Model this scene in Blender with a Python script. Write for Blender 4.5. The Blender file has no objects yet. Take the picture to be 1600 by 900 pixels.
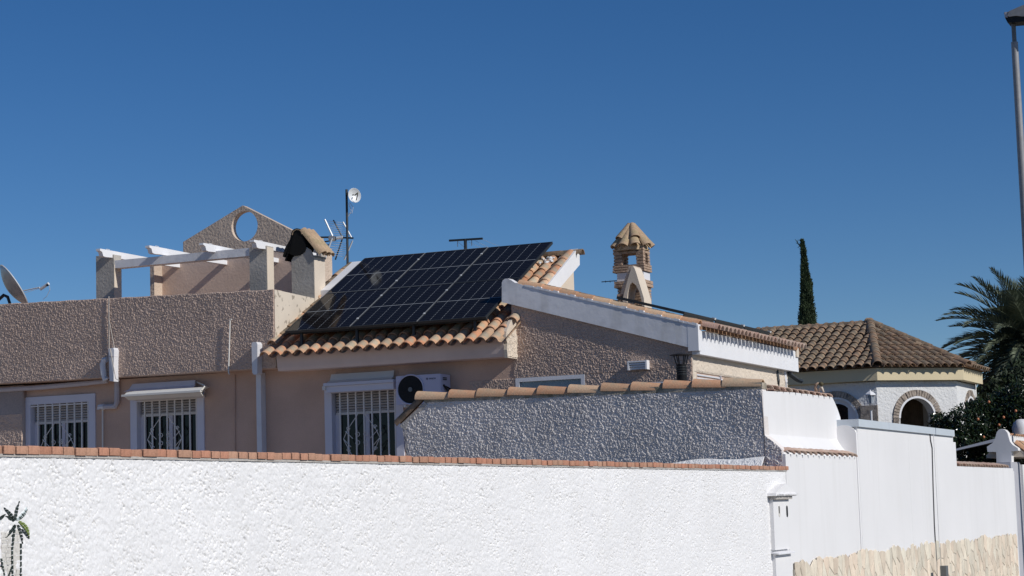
import bpy, math, random
import numpy as np
from math import sin, cos, tan, atan, pi, radians, sqrt, degrees
from mathutils import Matrix, Vector
random.seed(7); rng = np.random.default_rng(7)
SC = bpy.context.scene
# ------------------------------------------------------------------ camera
# World axes follow the buildings: +X runs along the house fronts, +Y away from the street corner, Z up (metres).
F = 3111.0; YH = 797.0; ROLL = 0.030; YAW = radians(24.0)
TH = atan((YH - 450) / F); CAM = np.array([0, 0, 1.6])
_f0 = np.array([-sin(YAW), cos(YAW), 0]); _r0 = np.array([cos(YAW), sin(YAW), 0]); _up = np.array([0, 0, 1.])
FW = _f0 * cos(TH) + _up * sin(TH); _u = _up * cos(TH) - _f0 * sin(TH)
RT = _r0 * cos(ROLL) - _u * sin(ROLL); UP = _u * cos(ROLL) + _r0 * sin(ROLL)
cd = bpy.data.cameras.new('camera'); cam = bpy.data.objects.new('camera', cd); SC.collection.objects.link(cam)
cd.sensor_width = 36; cd.lens = 36 * F / 1600; cd.clip_start = .1; cd.clip_end = 5000
m = Matrix.Identity(4)
for i in range(3):
    m[i][0], m[i][1], m[i][2], m[i][3] = RT[i], UP[i], -FW[i], CAM[i]
cam.matrix_world = m; SC.camera = cam
# ------------------------------------------------------------------ sky and sun
SUN_EL = radians(34.0); SUN_REL = radians(80.0)      # angle away from the house-front normal
sdir = Vector((sin(SUN_REL) * cos(SUN_EL), -cos(SUN_REL) * cos(SUN_EL), sin(SUN_EL)))
w = bpy.data.worlds.new('World'); SC.world = w; w.use_nodes = True
nt = w.node_tree; bg = nt.nodes['Background']
sky = nt.nodes.new('ShaderNodeTexSky'); sky.sky_type = 'NISHITA'; sky.sun_disc = False
sky.sun_elevation = SUN_EL; sky.sun_rotation = math.atan2(sdir.x, sdir.y)
sky.altitude = 2200; sky.air_density = 1.0; sky.dust_density = 0; sky.ozone_density = 4.0
hs = nt.nodes.new('ShaderNodeHueSaturation'); hs.inputs['Saturation'].default_value = 1.25; hs.inputs['Value'].default_value = .93; hs.inputs['Hue'].default_value = .506
nt.links.new(sky.outputs[0], hs.inputs['Color']); nt.links.new(hs.outputs[0], bg.inputs[0]); bg.inputs[1].default_value = 0.075
sl = bpy.data.lights.new('sun', 'SUN'); sl.energy = 3.5; sl.angle = radians(.5); sl.color = (1, .965, .90)
so = bpy.data.objects.new('sun', sl); SC.collection.objects.link(so)
so.rotation_euler = sdir.to_track_quat('Z', 'Y').to_euler()
SC.view_settings.view_transform = 'Standard'; SC.view_settings.look = 'None'
SC.view_settings.exposure = 0.0; SC.view_settings.gamma = 1; SC.view_settings.use_curve_mapping = False

# measuring helpers: where a sight line from the camera station meets a known plane (surveying the place)
def ray(px, py): return FW + RT * ((px - 800) / F) + UP * ((450 - py) / F)
def on(px, py, ax, v):
    d = ray(px, py); return CAM + d * ((v - CAM[ax]) / d[ax])
def aX(px, py, v): return on(px, py, 0, v)
def aY(px, py, v): return on(px, py, 1, v)
# ------------------------------------------------------------------ materials
def mat(name, col, rough=.8, var=.12, vs=3.0, bump=0., bs=40., fine=0., rand=0., metal=0., col2=None, c2s=4., c2lo=.5, c2hi=.65, spec=.3, dist=.02, hue=0., streak=0.):
    M = bpy.data.materials.new(name); M.use_nodes = True; n = M.node_tree.nodes; l = M.node_tree.links
    b = n['Principled BSDF']; b.inputs['Roughness'].default_value = rough; b.inputs['Metallic'].default_value = metal
    b.inputs['Specular IOR Level'].default_value = spec
    tc = n.new('ShaderNodeTexCoord')
    def noise(s, det=5.):
        t = n.new('ShaderNodeTexNoise'); t.inputs['Scale'].default_value = s; t.inputs['Detail'].default_value = det
        l.new(tc.outputs['Object'], t.inputs['Vector']); return t.outputs['Fac']
    def ramp(src, lo, hi):
        r = n.new('ShaderNodeMapRange'); r.inputs['From Min'].default_value = lo; r.inputs['From Max'].default_value = hi
        l.new(src, r.inputs['Value']); return r.outputs['Result']
    cur = n.new('ShaderNodeRGB'); cur.outputs[0].default_value = (*col, 1); cur = cur.outputs[0]
    if col2:
        mx = n.new('ShaderNodeMix'); mx.data_type = 'RGBA'; l.new(ramp(noise(c2s), c2lo, c2hi), mx.inputs[0])
        l.new(cur, mx.inputs[6]); mx.inputs[7].default_value = (*col2, 1); cur = mx.outputs[2]
    if rand or hue:
        oi = n.new('ShaderNodeObjectInfo')
        h = n.new('ShaderNodeHueSaturation'); l.new(cur, h.inputs['Color'])
        v = n.new('ShaderNodeMapRange'); l.new(oi.outputs['Random'], v.inputs['Value'])
        v.inputs['To Min'].default_value = 1 - rand; v.inputs['To Max'].default_value = 1 + rand; l.new(v.outputs[0], h.inputs['Value'])
        if hue:
            q = n.new('ShaderNodeMath'); q.operation = 'MULTIPLY'; q.inputs[1].default_value = 7.31; l.new(oi.outputs['Random'], q.inputs[0])
            fr = n.new('ShaderNodeMath'); fr.operation = 'FRACT'; l.new(q.outputs[0], fr.inputs[0])
            v2 = n.new('ShaderNodeMapRange'); l.new(fr.outputs[0], v2.inputs['Value']); v2.inputs['To Min'].default_value = .5 - hue; v2.inputs['To Max'].default_value = .5 + hue
            l.new(v2.outputs[0], h.inputs['Hue'])
            v3 = n.new('ShaderNodeMapRange'); l.new(fr.outputs[0], v3.inputs['Value']); v3.inputs['To Min'].default_value = 1 + hue * 5; v3.inputs['To Max'].default_value = 1 - hue * 18
            l.new(v3.outputs[0], h.inputs['Saturation'])
        cur = h.outputs[0]
    if var:
        h = n.new('ShaderNodeHueSaturation'); l.new(cur, h.inputs['Color'])
        r = n.new('ShaderNodeMapRange'); l.new(noise(vs), r.inputs['Value']); r.inputs['From Min'].default_value = .3; r.inputs['From Max'].default_value = .7
        r.inputs['To Min'].default_value = 1 - var; r.inputs['To Max'].default_value = 1 + var
        l.new(r.outputs[0], h.inputs['Value']); cur = h.outputs[0]
    if streak:
        mp_ = n.new('ShaderNodeMapping'); mp_.inputs['Scale'].default_value = (3, 3, .35); l.new(tc.outputs['Object'], mp_.inputs[0])
        t_ = n.new('ShaderNodeTexNoise'); t_.inputs['Scale'].default_value = 1.3; t_.inputs['Detail'].default_value = 6; l.new(mp_.outputs[0], t_.inputs['Vector'])
        mx = n.new('ShaderNodeMix'); mx.data_type = 'RGBA'; l.new(ramp(t_.outputs['Fac'], .52, .80), mx.inputs[0]); l.new(cur, mx.inputs[6]); mx.inputs[7].default_value = (col[0] * (1 - streak), col[1] * (1 - streak * 1.05), col[2] * (1 - streak * 1.2), 1); cur = mx.outputs[2]
    if fine:
        h = n.new('ShaderNodeHueSaturation'); l.new(cur, h.inputs['Color'])
        r = n.new('ShaderNodeMapRange'); l.new(noise(60, 3), r.inputs['Value']); r.inputs['From Min'].default_value = .3; r.inputs['From Max'].default_value = .7
        r.inputs['To Min'].default_value = 1 - fine; r.inputs['To Max'].default_value = 1 + fine
        l.new(r.outputs[0], h.inputs['Value']); cur = h.outputs[0]
    l.new(cur, b.inputs['Base Color'])
    if bump:
        bp = n.new('ShaderNodeBump'); bp.inputs['Strength'].default_value = bump; bp.inputs['Distance'].default_value = dist
        l.new(noise(bs, 3), bp.inputs['Height']); l.new(bp.outputs[0], b.inputs['Normal'])
    return M
M = {}
M['rough'] = mat('rough_render', (.58, .44, .36), .95, .10, 1.2, .35, 90, .12, dist=.006)
M['smooth'] = mat('smooth_render', (.58, .41, .325), .9, .10, 1.5, .5, 45, .05, dist=.008)
M['pinkrender'] = mat('pinkish_smooth_render', (.70, .53, .42), .9, .10, 2.5, .5, 25, .04, dist=.008)  # smooth render, lightened in colour for the grazing sun on it
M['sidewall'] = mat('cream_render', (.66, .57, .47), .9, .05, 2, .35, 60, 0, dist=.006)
M['stained'] = mat('stained_cream_render', (.66, .58, .48), .9, .06, 2, .35, 60, 0, col2=(.36, .31, .25), c2s=9, c2lo=.585, c2hi=.63, dist=.006)
M['greyrender'] = mat('shaded_grey_render', (.43, .40, .36), .9, .14, 2.5, .6, 22, .06, dist=.012)  # house render greyed in its colour like the shaded fronts
M['tower'] = mat('tower_render', (.56, .45, .36), .95, .10, 2, .8, 22, .06, dist=.02)
M['greywall'] = mat('white_splatter_render', (.71, .66, .63), .95, .12, 1.5, .3, 90, .1, dist=.005)
M['white'] = mat('white_paint', (.78, .78, .80), .6, .03, 3, .1, 30, 0, dist=.004)
M['whitetrim'] = mat('white_trim', (.74, .74, .77), .6, .05, 3, .15, 25, 0, dist=.004)
M['fascia'] = mat('weathered_white_fascia', (.78, .78, .80), .8, .08, 2.5, .3, 15, 0, col2=(.6, .6, .62), c2s=5, c2lo=.5, c2hi=.75, dist=.008, streak=.3)
M['beigetrim'] = mat('beige_fascia', (.74, .61, .56), .8, .05, 3, .2, 20, 0, dist=.006)
M['streetwall'] = mat('white_rough_wall', (.81, .80, .80), .85, .03, 1.5, .4, 70, .05, dist=.006, streak=.03)
M['nwall'] = mat('white_smooth_wall', (.785, .775, .775), .75, .03, .6, .25, 9, 0, dist=.008, streak=.05)
M['cladwall'] = mat('arcade_render', (.72, .72, .72), .9, .04, 2, .8, 16, 0, dist=.03)
M['coping'] = mat('pale_blue_coping', (.55, .60, .65), .5, .03, 3, .05, 20)
M['brick'] = mat('red_brick', (.44, .225, .145), .9, .15, 14, .5, 60, .12, rand=.10, hue=.006, dist=.006)
M['cladmortar'] = mat('cladding_mortar', (.45, .41, .35), .95, .15, 10, .5, 60, .1)
M['mortar'] = mat('mortar', (.45, .42, .39), .95, .15, 10, .5, 60, .1)
M['tile'] = mat('terracotta_tile', (.60, .33, .185), .9, .18, 9, .4, 60, .14, rand=.20, hue=.012, col2=(.38, .30, .21), c2s=8, c2lo=.48, c2hi=.66, dist=.006)
M['oldtile'] = mat('old_brown_tile', (.275, .185, .12), .95, .28, 9, .5, 50, .18, rand=.18, hue=.008, col2=(.14, .11, .08), c2s=6, c2lo=.5, c2hi=.66, dist=.01)
M['copingtile'] = mat('sandy_coping_tile', (.58, .345, .20), .9, .15, 8, .4, 60, .12, rand=.14, hue=.01, col2=(.38, .29, .19), c2s=8, c2lo=.5, c2hi=.7, dist=.006)
M['ropetile'] = mat('pinkish_tile', (.52, .36, .28), .9, .12, 9, .4, 60, .08, rand=.12, hue=.01)
M['chimtile'] = mat('mossy_clay_tile', (.45, .32, .21), .9, .2, 8, .5, 50, .1, rand=.1, col2=(.34, .26, .16), c2s=9, c2lo=.48, c2hi=.62)
M['tilemortar'] = mat('brown_mortar', (.40, .35, .28), .95, .3, 9, .6, 50, .2, col2=(.24, .22, .16), c2s=6)
M['channel'] = mat('tile_channel', (.30, .18, .11), .95, .2, 9, .3, 60, .1)
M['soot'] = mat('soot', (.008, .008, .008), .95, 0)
M['soft_soot'] = mat('sooty_render', (.40, .37, .33), .9, .12, 3, .5, 22, .05)
M['oldbrick'] = mat('weathered_brick', (.42, .30, .22), .95, .2, 12, .5, 50, .12, col2=(.28, .2, .15), c2s=14)
M['archstone'] = mat('grey_brown_arch_brick', (.38, .32, .27), .95, .25, 14, .6, 40, .15, col2=(.22, .19, .17), c2s=9)
M['yellow'] = mat('cream_yellow_paint', (.68, .58, .39), .8, .03, 2, .1, 20)
M['lavender'] = mat('window_surround', (.66, .66, .74), .6, .02, 3, .05, 30)  # white paint with the bluish tint of shade put into its colour
M['shutter'] = mat('beige_shutter', (.46, .43, .41), .6, .04, 5)
M['awning'] = mat('ivory_awning', (.70, .68, .64), .5, .03, 5)
M['bar'] = mat('white_iron', (.72, .70, .68), .45, .04, 8)
M['glass'] = mat('dark_glass', (.006, .007, .009), .06, 0, spec=.3)
M['greyglass'] = mat('sky_grey_glass', (.26, .31, .35), .12, .25, 2.5, spec=.6)  # pale base colour paints the reflected sky into the panes
M['pvc'] = mat('white_pvc', (.70, .70, .73), .35, .03, 6, spec=.5)
M['pvcgrey'] = mat('grey_pvc', (.50, .47, .50), .45, .04, 6, spec=.4)
M['rope'] = mat('pale_rope', (.55, .5, .45), .9, .1, 30)
M['metal'] = mat('galvanised', (.42, .43, .44), .45, .1, 10, metal=.6)
M['alu'] = mat('white_aluminium', (.75, .77, .78), .4, .04, 10, metal=.2)
M['darkmetal'] = mat('dark_steel', (.05, .055, .06), .5, .1, 10, metal=.5)
M['black'] = mat('black_paint', (.012, .012, .014), .5, .05, 8)
M['acwhite'] = mat('ac_casing', (.55, .54, .68), .45, .02, 5)  # white casing, darkened and purpled in colour as if in shade
M['ink'] = mat('dark_blue_ink', (.03, .035, .07), .6, 0)
M['lampgrey'] = mat('lamp_grey', (.30, .30, .31), .5, .1, 8, metal=.2)
M['polegrey'] = mat('pole_grey', (.17, .18, .185), .55, .06, 8, metal=.3)
M['stone'] = mat('sandstone_cladding', (.70, .605, .475), .9, .12, 6, .5, 22, .08, rand=.15, hue=.014, dist=.01)
M['ground'] = mat('dry_ground', (.30, .26, .20), .95, .2, .3, .4, 10)
M['asphalt'] = mat('asphalt', (.05, .05, .052), .9, .15, 2, .3, 60)
M['bounce_patio'] = mat('bounce_patio_tiles', (.38, .32, .28), .9, .15, 2, .2, 20)
M['pave'] = mat('pavement', (.36, .34, .31), .9, .1, 2, .2, 40)
M['gapdark'] = mat('dark_joint', (.09, .09, .10), .8, .1, 8)
M['midgrey'] = mat('mid_grey', (.46, .46, .50), .6, .04, 3)
M['cypress'] = mat('cypress_foliage', (.050, .075, .035), .7, .5, 3)
M['palmleaf'] = mat('palm_leaf', (.125, .150, .095), .5, .30, 2.0, rand=.25, hue=.01, spec=.4)
M['palmdry'] = mat('dry_palm_leaf', (.10, .085, .045), .8, .3, 2.0, rand=.2)
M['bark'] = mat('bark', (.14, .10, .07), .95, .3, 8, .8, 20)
M['orangeleaf'] = mat('citrus_leaf', (.018, .032, .011), .24, .45, 2.5, spec=.6)
M['hedge'] = mat('dark_leaf', (.022, .035, .014), .6, .45, 2.0)
M['orange'] = mat('orange_fruit', (.50, .20, .10), .5, .08, 20)
M['mosdark'] = mat('dark_mosaic', (.035, .05, .045), .8, .3, 30, .3, 60)
M['mosgreen'] = mat('green_mosaic', (.20, .26, .07), .8, .3, 40, .3, 60)
M['mospale'] = mat('pale_mosaic', (.66, .63, .58), .6, .1, 12, .4, 40)
M['mosblue'] = mat('pale_blue_mosaic', (.60, .68, .68), .5, .1, 12, .3, 40)

def solar_mat(W, L):
    Mt = bpy.data.materials.new('solar_cells'); Mt.use_nodes = True; n = Mt.node_tree.nodes; l = Mt.node_tree.links
    b = n['Principled BSDF']; b.inputs['Roughness'].default_value = .07; b.inputs['Specular IOR Level'].default_value = .09
    tc = n.new('ShaderNodeTexCoord'); sp = n.new('ShaderNodeSeparateXYZ'); l.new(tc.outputs['Object'], sp.inputs[0])
    def mth(op, a, c):
        q = n.new('ShaderNodeMath'); q.operation = op
        for i, v in enumerate((a, c)):
            if isinstance(v, (int, float)): q.inputs[i].default_value = v
            elif v is not None: l.new(v, q.inputs[i])
        return q.outputs[0]
    def line(c, period, width, off=0.):
        q = mth('FRACT', mth('DIVIDE', mth('ADD', c, off), period), None)
        d = mth('ABSOLUTE', mth('SUBTRACT', q, .5), None)
        return mth('GREATER_THAN', d, .5 - width / period / 2)
    x, y = sp.outputs[0], sp.outputs[1]
    vx = line(x, W / 6, .0075)
    dash = mth('MULTIPLY', vx, mth('ADD', mth('MULTIPLY', line(y, L / 20, L / 20 * .5), .5), .35))
    hy = mth('MULTIPLY', line(y, L / 20, .005), .10)
    mid = mth('MULTIPLY', mth('LESS_THAN', mth('ABSOLUTE', mth('SUBTRACT', y, L / 2), None), .008), .85)
    ins = mth('MULTIPLY', mth('GREATER_THAN', x, .03), mth('LESS_THAN', x, W - .03)); dash = mth('MULTIPLY', dash, ins)
    f = mth('MAXIMUM', mth('MAXIMUM', dash, hy), mid)
    mx = n.new('ShaderNodeMix'); mx.data_type = 'RGBA'; l.new(f, mx.inputs[0])
    mx.inputs[6].default_value = (.009, .008, .009, 1); mx.inputs[7].default_value = (.34, .36, .38, 1)
    l.new(mx.outputs[2], b.inputs['Base Color']); return Mt
# ------------------------------------------------------------------ mesh helpers
def noise2(x, y, seed):
    ix = np.floor(x); iy = np.floor(y); fx = x - ix; fy = y - iy
    fx = fx * fx * (3 - 2 * fx); fy = fy * fy * (3 - 2 * fy)
    def h(a, b):
        v = np.sin(a * 127.1 + b * 311.7 + seed * 74.7) * 43758.5453; return v - np.floor(v)
    return (h(ix, iy) * (1 - fx) + h(ix + 1, iy) * fx) * (1 - fy) + (h(ix, iy + 1) * (1 - fx) + h(ix + 1, iy + 1) * fx) * fy
def splat(u, v, s, seed):
    if seed == 3:      # dashed white render: soft swells with small deep pits
        k_ = .0085; wx = noise2(u / .03, v / .03, 41) * .02; x = (u + wx) * .8 + v * .6; y = v * .8 - (u + wx) * .6
        p1 = np.clip((noise2(x / k_, y / (k_ * 1.8), 43) * .75 + noise2(x / k_ * 2.2, y / k_ * 2, 44) * .25 - .64) / .08, 0, 1)
        den = np.clip(noise2(u / .12, v / .1, 45) * 1.6 - .15, .25, 1)
        return .9 * noise2(x / .022, y / .03, 46) + .5 * noise2(x / .07, y / .06, 47) - 1.9 * p1 * den + .8
    s = s * .29
    wx = noise2(u / (s * 3) + 7, v / (s * 3), seed + 21) * s * 2.2; wy = noise2(u / (s * 3), v / (s * 3) + 5, seed + 22) * s * 2.2
    c, d = cos(.6), sin(.6); x = (u + wx) * c + (v + wy) * d; y = -(u + wx) * d + (v + wy) * c
    a = .58 * noise2(x / s, y / (s * 1.2), seed) + .32 * noise2(x / s * 2.1 + 5, y / s * 2.1, seed + 3) + .10 * noise2(x / s * 4.3, y / s * 4.3 + 9, seed + 5)
    big = noise2(u / .45, v / .33, seed + 13) * .6 + noise2(u / .16, v / .16, seed + 17) * .4
    lo = .40 + .16 * (big - .5); t = np.clip((a - lo) / .22, 0, 1); t = t * t * (3 - 2 * t)
    pit = np.clip((noise2(x / s * .8 + 31, y / s * .8, seed + 29) - .72) / .15, 0, 1)
    return t * (.45 + .8 * noise2(u / (s * 2.2), v / (s * 2.2), seed + 9)) - .45 * pit + .25 * noise2(u / .11, v / .11, seed + 33)

class MB:
    def __init__(s): s.v = []; s.f = []
    def add(s, vs, fs):
        o = len(s.v); s.v += [tuple(map(float, p)) for p in vs]; s.f += [tuple(i + o for i in f) for f in fs]
        return s
    def box(s, x0, x1, y0, y1, z0, z1):
        return s.add([(x0, y0, z0), (x1, y0, z0), (x1, y1, z0), (x0, y1, z0), (x0, y0, z1), (x1, y0, z1), (x1, y1, z1), (x0, y1, z1)],
                     [(0, 3, 2, 1), (4, 5, 6, 7), (0, 1, 5, 4), (1, 2, 6, 5), (2, 3, 7, 6), (3, 0, 4, 7)])
    def prism(s, pts, ax, a, b):
        """pts: 2-D outline in the plane square to axis ax (0: (y,z), 1: (x,z), 2: (x,y)); extruded from a to b"""
        n = len(pts); ar = sum(pts[i][0] * pts[(i + 1) % n][1] - pts[(i + 1) % n][0] * pts[i][1] for i in range(n))
        if ar < 0: pts = pts[::-1]
        def P(p, c): return (c, p[0], p[1]) if ax == 0 else (p[0], c, p[1]) if ax == 1 else (p[0], p[1], c)
        if a > b: a, b = b, a
        vs = [P(p, a) for p in pts] + [P(p, b) for p in pts]
        fl = ax != 1
        fs = [tuple(range(n))[::-1], tuple(range(n, 2 * n))] + [(i, (i + 1) % n, n + (i + 1) % n, n + i) for i in range(n)]
        if not fl: fs = [f[::-1] for f in fs]
        return s.add(vs, fs)
    def tube(s, pts, r, k=8, cap=True):
        pts = [Vector(p) for p in pts]; n = len(pts); rr = r if isinstance(r, (list, tuple)) else [r] * n
        vs = []; prev = None
        for i, p in enumerate(pts):
            d = (pts[min(i + 1, n - 1)] - pts[max(i - 1, 0)]).normalized()
            if prev is None: a = d.orthogonal().normalized()
            else:
                a = prev - d * prev.dot(d); a = a.normalized() if a.length > 1e-6 else d.orthogonal().normalized()
            prev = a; b = d.cross(a)
            vs += [p + (a * cos(2 * pi * j / k) + b * sin(2 * pi * j / k)) * rr[i] for j in range(k)]
        fs = [(i * k + j, i * k + (j + 1) % k, (i + 1) * k + (j + 1) % k, (i + 1) * k + j) for i in range(n - 1) for j in range(k)]
        if cap: fs += [tuple(range(k))[::-1], tuple(range((n - 1) * k, n * k))]
        return s.add(vs, fs)
    def bar(s, a, b, r, k=6): return s.tube([a, b], r, k)
    def lathe(s, c, prof, k=14, ax=Vector((0, 0, 1))):
        ax = Vector(ax).normalized(); a = ax.orthogonal().normalized(); b = ax.cross(a); c = Vector(c); vs = []
        for r, h in prof: vs += [c + ax * h + (a * cos(2 * pi * j / k) + b * sin(2 * pi * j / k)) * max(r, 1e-4) for j in range(k)]
        n = len(prof)
        fs = [(i * k + j, i * k + (j + 1) % k, (i + 1) * k + (j + 1) % k, (i + 1) * k + j) for i in range(n - 1) for j in range(k)]
        return s.add(vs, fs)
    def sheet(s, f, s0, s1, lo, hi, res, amp, sc, seed, cols=None):
        """a knobbly rendered skin: f(s, t, h) -> xyz; lo/hi give the t limits for every s"""
        S = np.arange(s0, s1, res) if cols is None else cols
        S = np.append(S, s1)
        L = np.array([lo(a) for a in S]); H = np.array([hi(a) for a in S]); nr = max(4, int((H - L).max() / res))
        T = L[:, None] + (H - L)[:, None] * np.linspace(0, 1, nr)[None, :]; U = np.repeat(S[:, None], nr, 1)
        D = splat(U, T, sc, seed) * amp + .004
        D[0, :] = D[-1, :] = -.003; D[:, 0] = D[:, -1] = -.003
        X = np.stack(np.broadcast_arrays(*f(U, T, D)), -1).reshape(-1, 3); o = len(s.v); n = len(S)
        i = (np.arange(n - 1)[:, None] * nr + np.arange(nr - 1)[None, :]).ravel() + o
        s.v += list(map(tuple, X.tolist())); s.f += list(zip(i.tolist(), (i + nr).tolist(), (i + nr + 1).tolist(), (i + 1).tolist()))
        return s
    def mesh(s, name, m, smooth=False):
        me = bpy.data.meshes.new(name); me.from_pydata(s.v, [], s.f); me.materials.append(m)
        if smooth:
            me.polygons.foreach_set('use_smooth', [True] * len(me.polygons))
            if smooth != True: me.set_sharp_from_angle(angle=smooth)
        me.update(); return me
    def build(s, name, m, parent=None, smooth=False, **kw):
        return link(name, s.mesh(name, m, smooth), parent, **kw)
SM = radians(40)
def link(name, me, parent=None, mw=None, **kw):
    o = bpy.data.objects.new(name, me); SC.collection.objects.link(o)
    if parent is not None:
        o.parent = parent
        if parent.type == 'EMPTY': o.matrix_parent_inverse = parent.matrix_basis.inverted()
    if mw is not None: o.matrix_basis = mw
    for k, v in kw.items():
        if v: o[k] = v
    return o
def thing(name, label, cat, loc=(0, 0, 0), group=None, mb=None):
    o = bpy.data.objects.new(name, None); SC.collection.objects.link(o); o.empty_display_size = .2
    o.matrix_basis = mb if mb is not None else Matrix.Translation(Vector(loc))
    o['label'] = label; o['category'] = cat
    if group: o['group'] = group
    return o
def barrel(r0, r1, L, name, m, k=8, t=.014, arc=pi):
    """half-round clay tile: axis +y from the low, wide mouth (y=0) to the narrow top"""
    vs = []; n = k + 1
    for y, r in ((0, r0), (L, r1)):
        for rr in (r, r - t):
            for i in range(n):
                a = (pi - arc) / 2 + arc * i / k; vs.append((rr * cos(a), y, rr * sin(a) * .92))
    fs = []
    for i in range(k):
        fs += [(i, i + 1, 2 * n + i + 1, 2 * n + i)[::-1], (n + i, 3 * n + i, 3 * n + i + 1, n + i + 1)[::-1], (i, n + i, n + i + 1, i + 1)[::-1],
               (2 * n + i, 2 * n + i + 1, 3 * n + i + 1, 3 * n + i)[::-1]]
    mb = MB(); mb.add(vs, fs); return mb.mesh(name, m, SM)
def frame_m(org, along, normal):
    """matrix with local y = along, local z ~ normal"""
    y = Vector(along).normalized(); z = Vector(normal); z = (z - y * z.dot(y)).normalized(); x = y.cross(z)
    mm = Matrix.Identity(4)
    for i in range(3): mm[i][0], mm[i][1], mm[i][2], mm[i][3] = x[i], y[i], z[i], org[i]
    return mm
def jig(mm, a=.02, d=.006):
    return mm @ Matrix.Translation((random.uniform(-d, d), random.uniform(-d, d), random.uniform(0, d))) @ Matrix.Rotation(random.uniform(-a, a), 4, 'Z') @ Matrix.Rotation(random.uniform(-a, a), 4, 'Y')
def smooth_noise_box(mb): return mb

# ------------------------------------------------------------------ ground, road, pavement
GZ = -.6
MB().add([(-3000, -3000, GZ), (3000, -3000, GZ), (3000, 3000, GZ), (-3000, 3000, GZ)], [(0, 1, 2, 3)]).build('ground', M['ground'], kind='structure')
MB().box(-6.0, 3.5, -60, 160, GZ - .2, GZ + .004).build('road', M['asphalt'], kind='structure')
MB().box(-7.35, -6.12, -60, 160, GZ - .2, GZ + .13).build('pavement', M['pave'], kind='structure')
MB().box(-6.12, -5.998, -60, 160, GZ - .2, GZ + .14).build('kerb', M['mortar'], kind='structure')

WX_ = -7.6
MB().box(-40, WX_ - .3, 6, 27.7, GZ - .1, .0).build('bounce_patio', M['bounce_patio'], kind='structure')  # unseen floor added to bounce warm sunlight onto the house front
# ------------------------------------------------------------------ white street wall with brick coping
WX = -7.6
sw = thing('street_wall', 'long rough white wall with a red brick coping running away from lower left', 'wall', (WX, 17, 0))
wb = MB().box(WX - .22, WX - .01, 4, 25.9, GZ, 2.005)
wb.build('wall', M['streetwall'], sw)
cols = [8.9]
while cols[-1] < 25.85: cols.append(cols[-1] + .00055 * cols[-1])
MB().sheet(lambda u, t, h: (WX - .01 + h, u, t), 8.9, 25.88, lambda a: .60, lambda a: 2.012 + .022 * float(noise2(np.array(a * 5.3), np.array(.5), 2)) + .012 * float(noise2(np.array(a * 17.), np.array(2.5), 6)) - .016,   .0062, .0066, .040, 3, cols=np.array(cols)).build('render_coat', M['streetwall'], sw, smooth=True)
MB().box(WX - .25, WX + .012, 4, 25.9, 2.005, 2.022).build('mortar_bed', M['mortar'], sw)
bm_ = []
for i in range(4):
    a = random.uniform(-.004, .004); mbk = MB(); c = .006; X0, X1, Y0, Y1, Z0, Z1 = -.135, .135, -.058, .058, 0, .05
    mbk.add([(X0, Y0, Z0), (X1, Y0, Z0), (X1, Y1 + a, Z0), (X0, Y1, Z0), (X0, Y0, Z1 - c), (X1, Y0, Z1 - c), (X1, Y1 + a, Z1 - c), (X0, Y1, Z1 - c),
             (X0 + c, Y0 + c, Z1), (X1 - c, Y0 + c, Z1), (X1 - c, Y1 - c + a, Z1), (X0 + c, Y1 - c, Z1)],
            [(0, 3, 2, 1), (0, 1, 5, 4), (1, 2, 6, 5), (2, 3, 7, 6), (3, 0, 4, 7), (4, 5, 9, 8), (5, 6, 10, 9), (6, 7, 11, 10), (7, 4, 8, 11), (8, 9, 10, 11)])
    bm_.append(mbk.mesh('brick', M['brick']))
y = 8.6
while y < 25.9:
    wd = random.choice([.118, .118, .125, .13, .115, .12])
    if random.random() < .06: wd = .17
    mm = Matrix.Translation((WX - .118 + random.uniform(-.006, .008), y + wd / 2, 2.022 + random.uniform(-.002, .004))) @ Matrix.Rotation(random.uniform(-.02, .02), 4, 'Z') @ Matrix.Diagonal((1, (wd - .009) / .116, random.uniform(.93, 1.04), 1))
    link('brick', random.choice(bm_), sw, mw=mm); y += wd
# ------------------------------------------------------------------ mosaic palms set into the street wall
mo = thing('palm_mosaic', 'green and dark mosaic palm trees set into the white wall at lower left', 'mosaic', tuple(aX(15, 890, WX)))
def mosa(name, pts, m, th=.0115, cuts=0):
    P = [aX(x, y, WX)[1:] for x, y in pts]; MB().prism([tuple(p) for p in P], 0, WX - .01, WX + th).build(name, m, mo)
def leafp(x0, y0, x1, y1, wd, bend, m, n=6, split=None):
    """one mosaic frond: little tesserae either side of a vein"""
    dx, dy = x1 - x0, y1 - y0; L = sqrt(dx * dx + dy * dy); nx, ny = -dy / L, dx / L
    C = []
    for i in range(n + 1):
        t = i / n; q = bend * 4 * t * (1 - t); C.append((x0 + dx * t + nx * q, y0 + dy * t + ny * q, wd * (sin(pi * min(1, t * 1.0 + .08)) ** .8) * (1 - .25 * t)))
    for i in range(n):
        a, b = C[i], C[i + 1]; g = .26
        for sg in (-1, 1):
            def pt(c, k): return (c[0] + nx * c[2] * k * sg, c[1] + ny * c[2] * k * sg)
            a2 = tuple(a[j] + (b[j] - a[j]) * g for j in range(3)); mt = m
            if split and i >= split[0] and sg == split[2]: mt = split[1]
            mosa('tessera', [pt(a2, .16), pt(b, .16), pt(b, .92), pt(a2, .92)], mt)
leafp(21, 815, 5, 793, 3.4, 1.2, M['mosdark'])
leafp(20, 815, 7, 806, 2.6, 1.5, M['mosdark'], 5)
leafp(22, 814, 29, 783, 2.6, -1.5, M['mosdark'])
leafp(27, 812, 41, 796, 2.6, 1, M['mosdark'])
leafp(22, 813, 40, 793, 3.0, 3.6, M['mosblue'], 4)
leafp(27, 814, 44, 841, 3.6, -4.5, M['mosgreen'], 7)
leafp(32, 826, 44, 842, 1.5, -.6, M['mosdark'], 4)
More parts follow.
